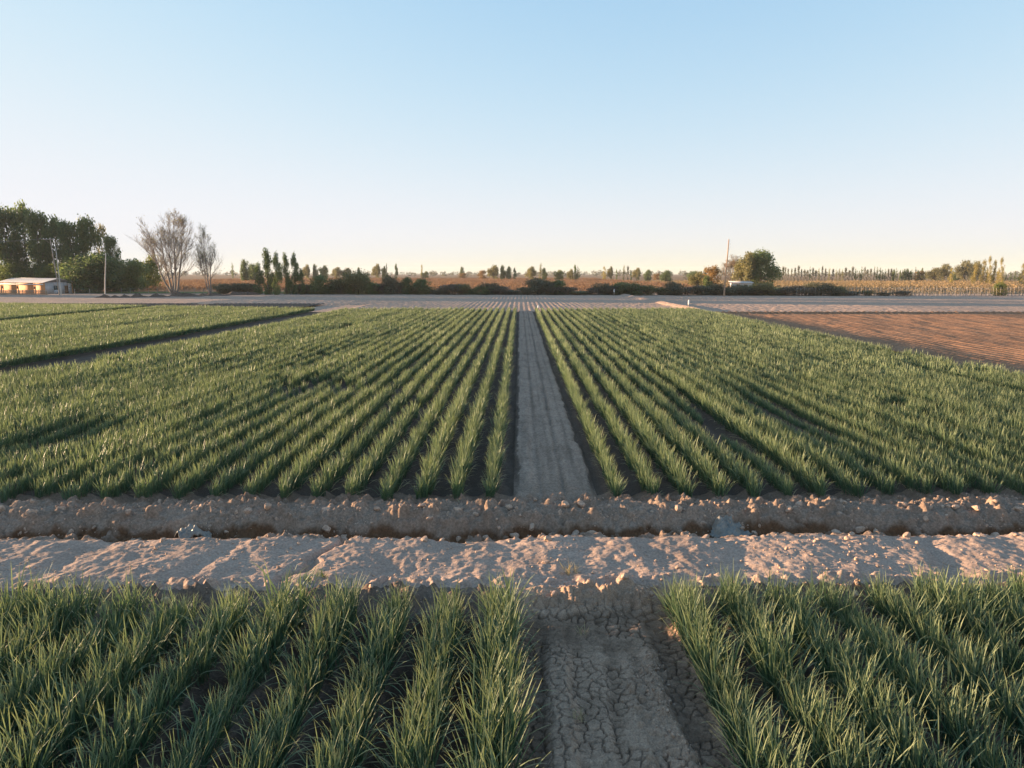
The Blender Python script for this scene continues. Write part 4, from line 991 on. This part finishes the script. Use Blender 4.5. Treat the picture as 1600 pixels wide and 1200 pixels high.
def marker(px, Y, h, label):
    x, y = at(px, Y); r = empty('marker_post', (x, y, 0)); z0 = float(zfal(np.array([x]), np.array([y]))[0]) if Y > 98 else 0
    r.location.z = z0
    m = MB(); m.tube([(0, 0, -.2), (0, 0, h * .5), (0, 0, h)], [.07, .065, .06], 8); m.obj('post', M_pole, r, True)
    c = MB(); c.tube([(0, 0, h * .55), (0, 0, h * .9), (0, 0, h * 1.05)], [.11, .11, .07], 10); c.obj('cap', M_white, r, True)
    return tag(r, label, 'post', 'white marker posts')
marker(1075, 104, 1.35, 'white-topped marker post at the far right corner of the crop')
marker(959, 172, 1.5, 'small pale marker post in front of the hedge')
marker(841, 101, 0.7, 'tiny pale stake at the far end of the path')
# low earth heaps at the field's left edge
hp = [(205, 159, 30, 1.0), (240, 161, 26, 0.9), (285, 166, 40, 1.1), (330, 171, 36, 0.9), (165, 157, 26, 0.8), (375, 178, 40, 1.3)]
for i, (px, Y, w, h) in enumerate(sorted(hp)):
    x, y = at(px, Y); W = metres(w, Y)
    U, Vv = np.meshgrid(np.linspace(-1, 1, 30), np.linspace(-1, 1, 14)); Z = h * np.clip(1 - U ** 2, 0, 1) * np.clip(1 - Vv ** 2, 0, 1) * (0.7 + 0.9 * fbm(U * 3 + i, Vv * 2, 8, 3)) - 0.1
    v = np.stack([U * W * 0.8, Vv * 2.4, Z], -1).reshape(-1, 3); ii = (np.arange(13)[:, None] * 30 + np.arange(29)[None, :]); f = np.stack([ii, ii + 1, ii + 31, ii + 30], -1).reshape(-1, 4)
    o = mesh_obj('earth_heap', np_mesh('earth_heap', v, [f], [M_field], True), None, (x, y, 0.0)); add_attr(o.data, 'moist', np.full(len(v), .4))
    tag(o, '%s low heap of dark earth from the left along the back of the crop' % ordinal(i + 1), 'earth heap', 'earth heaps on the left')

# ------------------------------------------------------------------ light, sky, camera
w = bpy.data.worlds.new('World'); scene.world = w; w.use_nodes = True
nt = w.node_tree; bg = nt.nodes['Background']
sky = nt.nodes.new('ShaderNodeTexSky'); sky.sky_type = 'NISHITA'; sky.sun_disc = False
sky.sun_elevation = R(SUN_EL); sky.sun_rotation = R(SUN_AZ); sky.altitude = 700; sky.air_density = 1.0; sky.dust_density = 0.05; sky.ozone_density = 1.0
# the camera's soft highlight curve for the sky: bright values roll off towards white
sp = nt.nodes.new('ShaderNodeSeparateColor'); cb = nt.nodes.new('ShaderNodeCombineColor'); nt.links.new(sky.outputs[0], sp.inputs[0])
for i, k in enumerate((0.70, 0.92, 1.42)):
    prev = sp.outputs[i]
    for op, v0, v1 in (('POWER', None, 1.15 if i == 0 else 1.0), ('MULTIPLY', None, -k), ('EXPONENT', None, 0), ('SUBTRACT', 1.0, None), ('MULTIPLY', None, (0.915, 0.92, 0.96)[i] / (0.12 * 2 ** EXPOSURE))):
        a = nt.nodes.new('ShaderNodeMath'); a.operation = op
        for q, v in ((0, v0), (1, v1)):
            if v is not None: a.inputs[q].default_value = v
        nt.links.new(prev, a.inputs[1 if v1 is None else 0]); prev = a.outputs[0]
    nt.links.new(prev, cb.inputs[i])
nt.links.new(cb.outputs[0], bg.inputs[0]); bg.inputs[1].default_value = 0.12
sl = bpy.data.lights.new('sun', 'SUN'); sl.energy = 5.0; sl.angle = R(0.6); sl.color = (1.0, 0.70, 0.43)
so = link(bpy.data.objects.new('sun', sl))
sd = Vector((math.sin(R(SUN_AZ)) * math.cos(R(SUN_EL)), math.cos(R(SUN_AZ)) * math.cos(R(SUN_EL)), math.sin(R(SUN_EL))))
so.rotation_euler = sd.to_track_quat('Z', 'Y').to_euler(); so.location = sd * 50 + Vector((0, 30, 20))
# the evening air: thin even haze from below the ground to above the tallest tree
mb = MB(); mb.box((0, 1500, 16.4), (7000, 4000, 36))
hm = bpy.data.materials.new('haze'); hm.use_nodes = True; ht = hm.node_tree; ht.nodes.remove(ht.nodes['Principled BSDF'])
pv = ht.nodes.new('ShaderNodeVolumePrincipled'); pv.inputs['Color'].default_value = (0.93, 0.93, 0.95, 1); pv.inputs['Density'].default_value = HAZE; pv.inputs['Anisotropy'].default_value = 0.0
ht.links.new(pv.outputs[0], ht.nodes['Material Output'].inputs['Volume'])
tag(mb.obj('haze', hm), 'thin pale evening haze over the fields', 'haze', None, 'stuff')
cam = bpy.data.cameras.new('camera'); co = link(bpy.data.objects.new('camera', cam))
cam.sensor_width = 36; cam.lens = 36 * F / 1600; cam.clip_start = 0.1; cam.clip_end = 20000
co.location = (0, 0, H); co.rotation_euler = (R(90 - PITCH), 0, R(YAW))
scene.camera = co
vs = scene.view_settings; vs.view_transform = 'Standard'; vs.look = 'None'; vs.gamma = 1.0; vs.exposure = EXPOSURE; vs.use_curve_mapping = False
scene.render.resolution_x, scene.render.resolution_y = 1024, 768
scene.cycles.max_bounces = 6; scene.cycles.transparent_max_bounces = 8
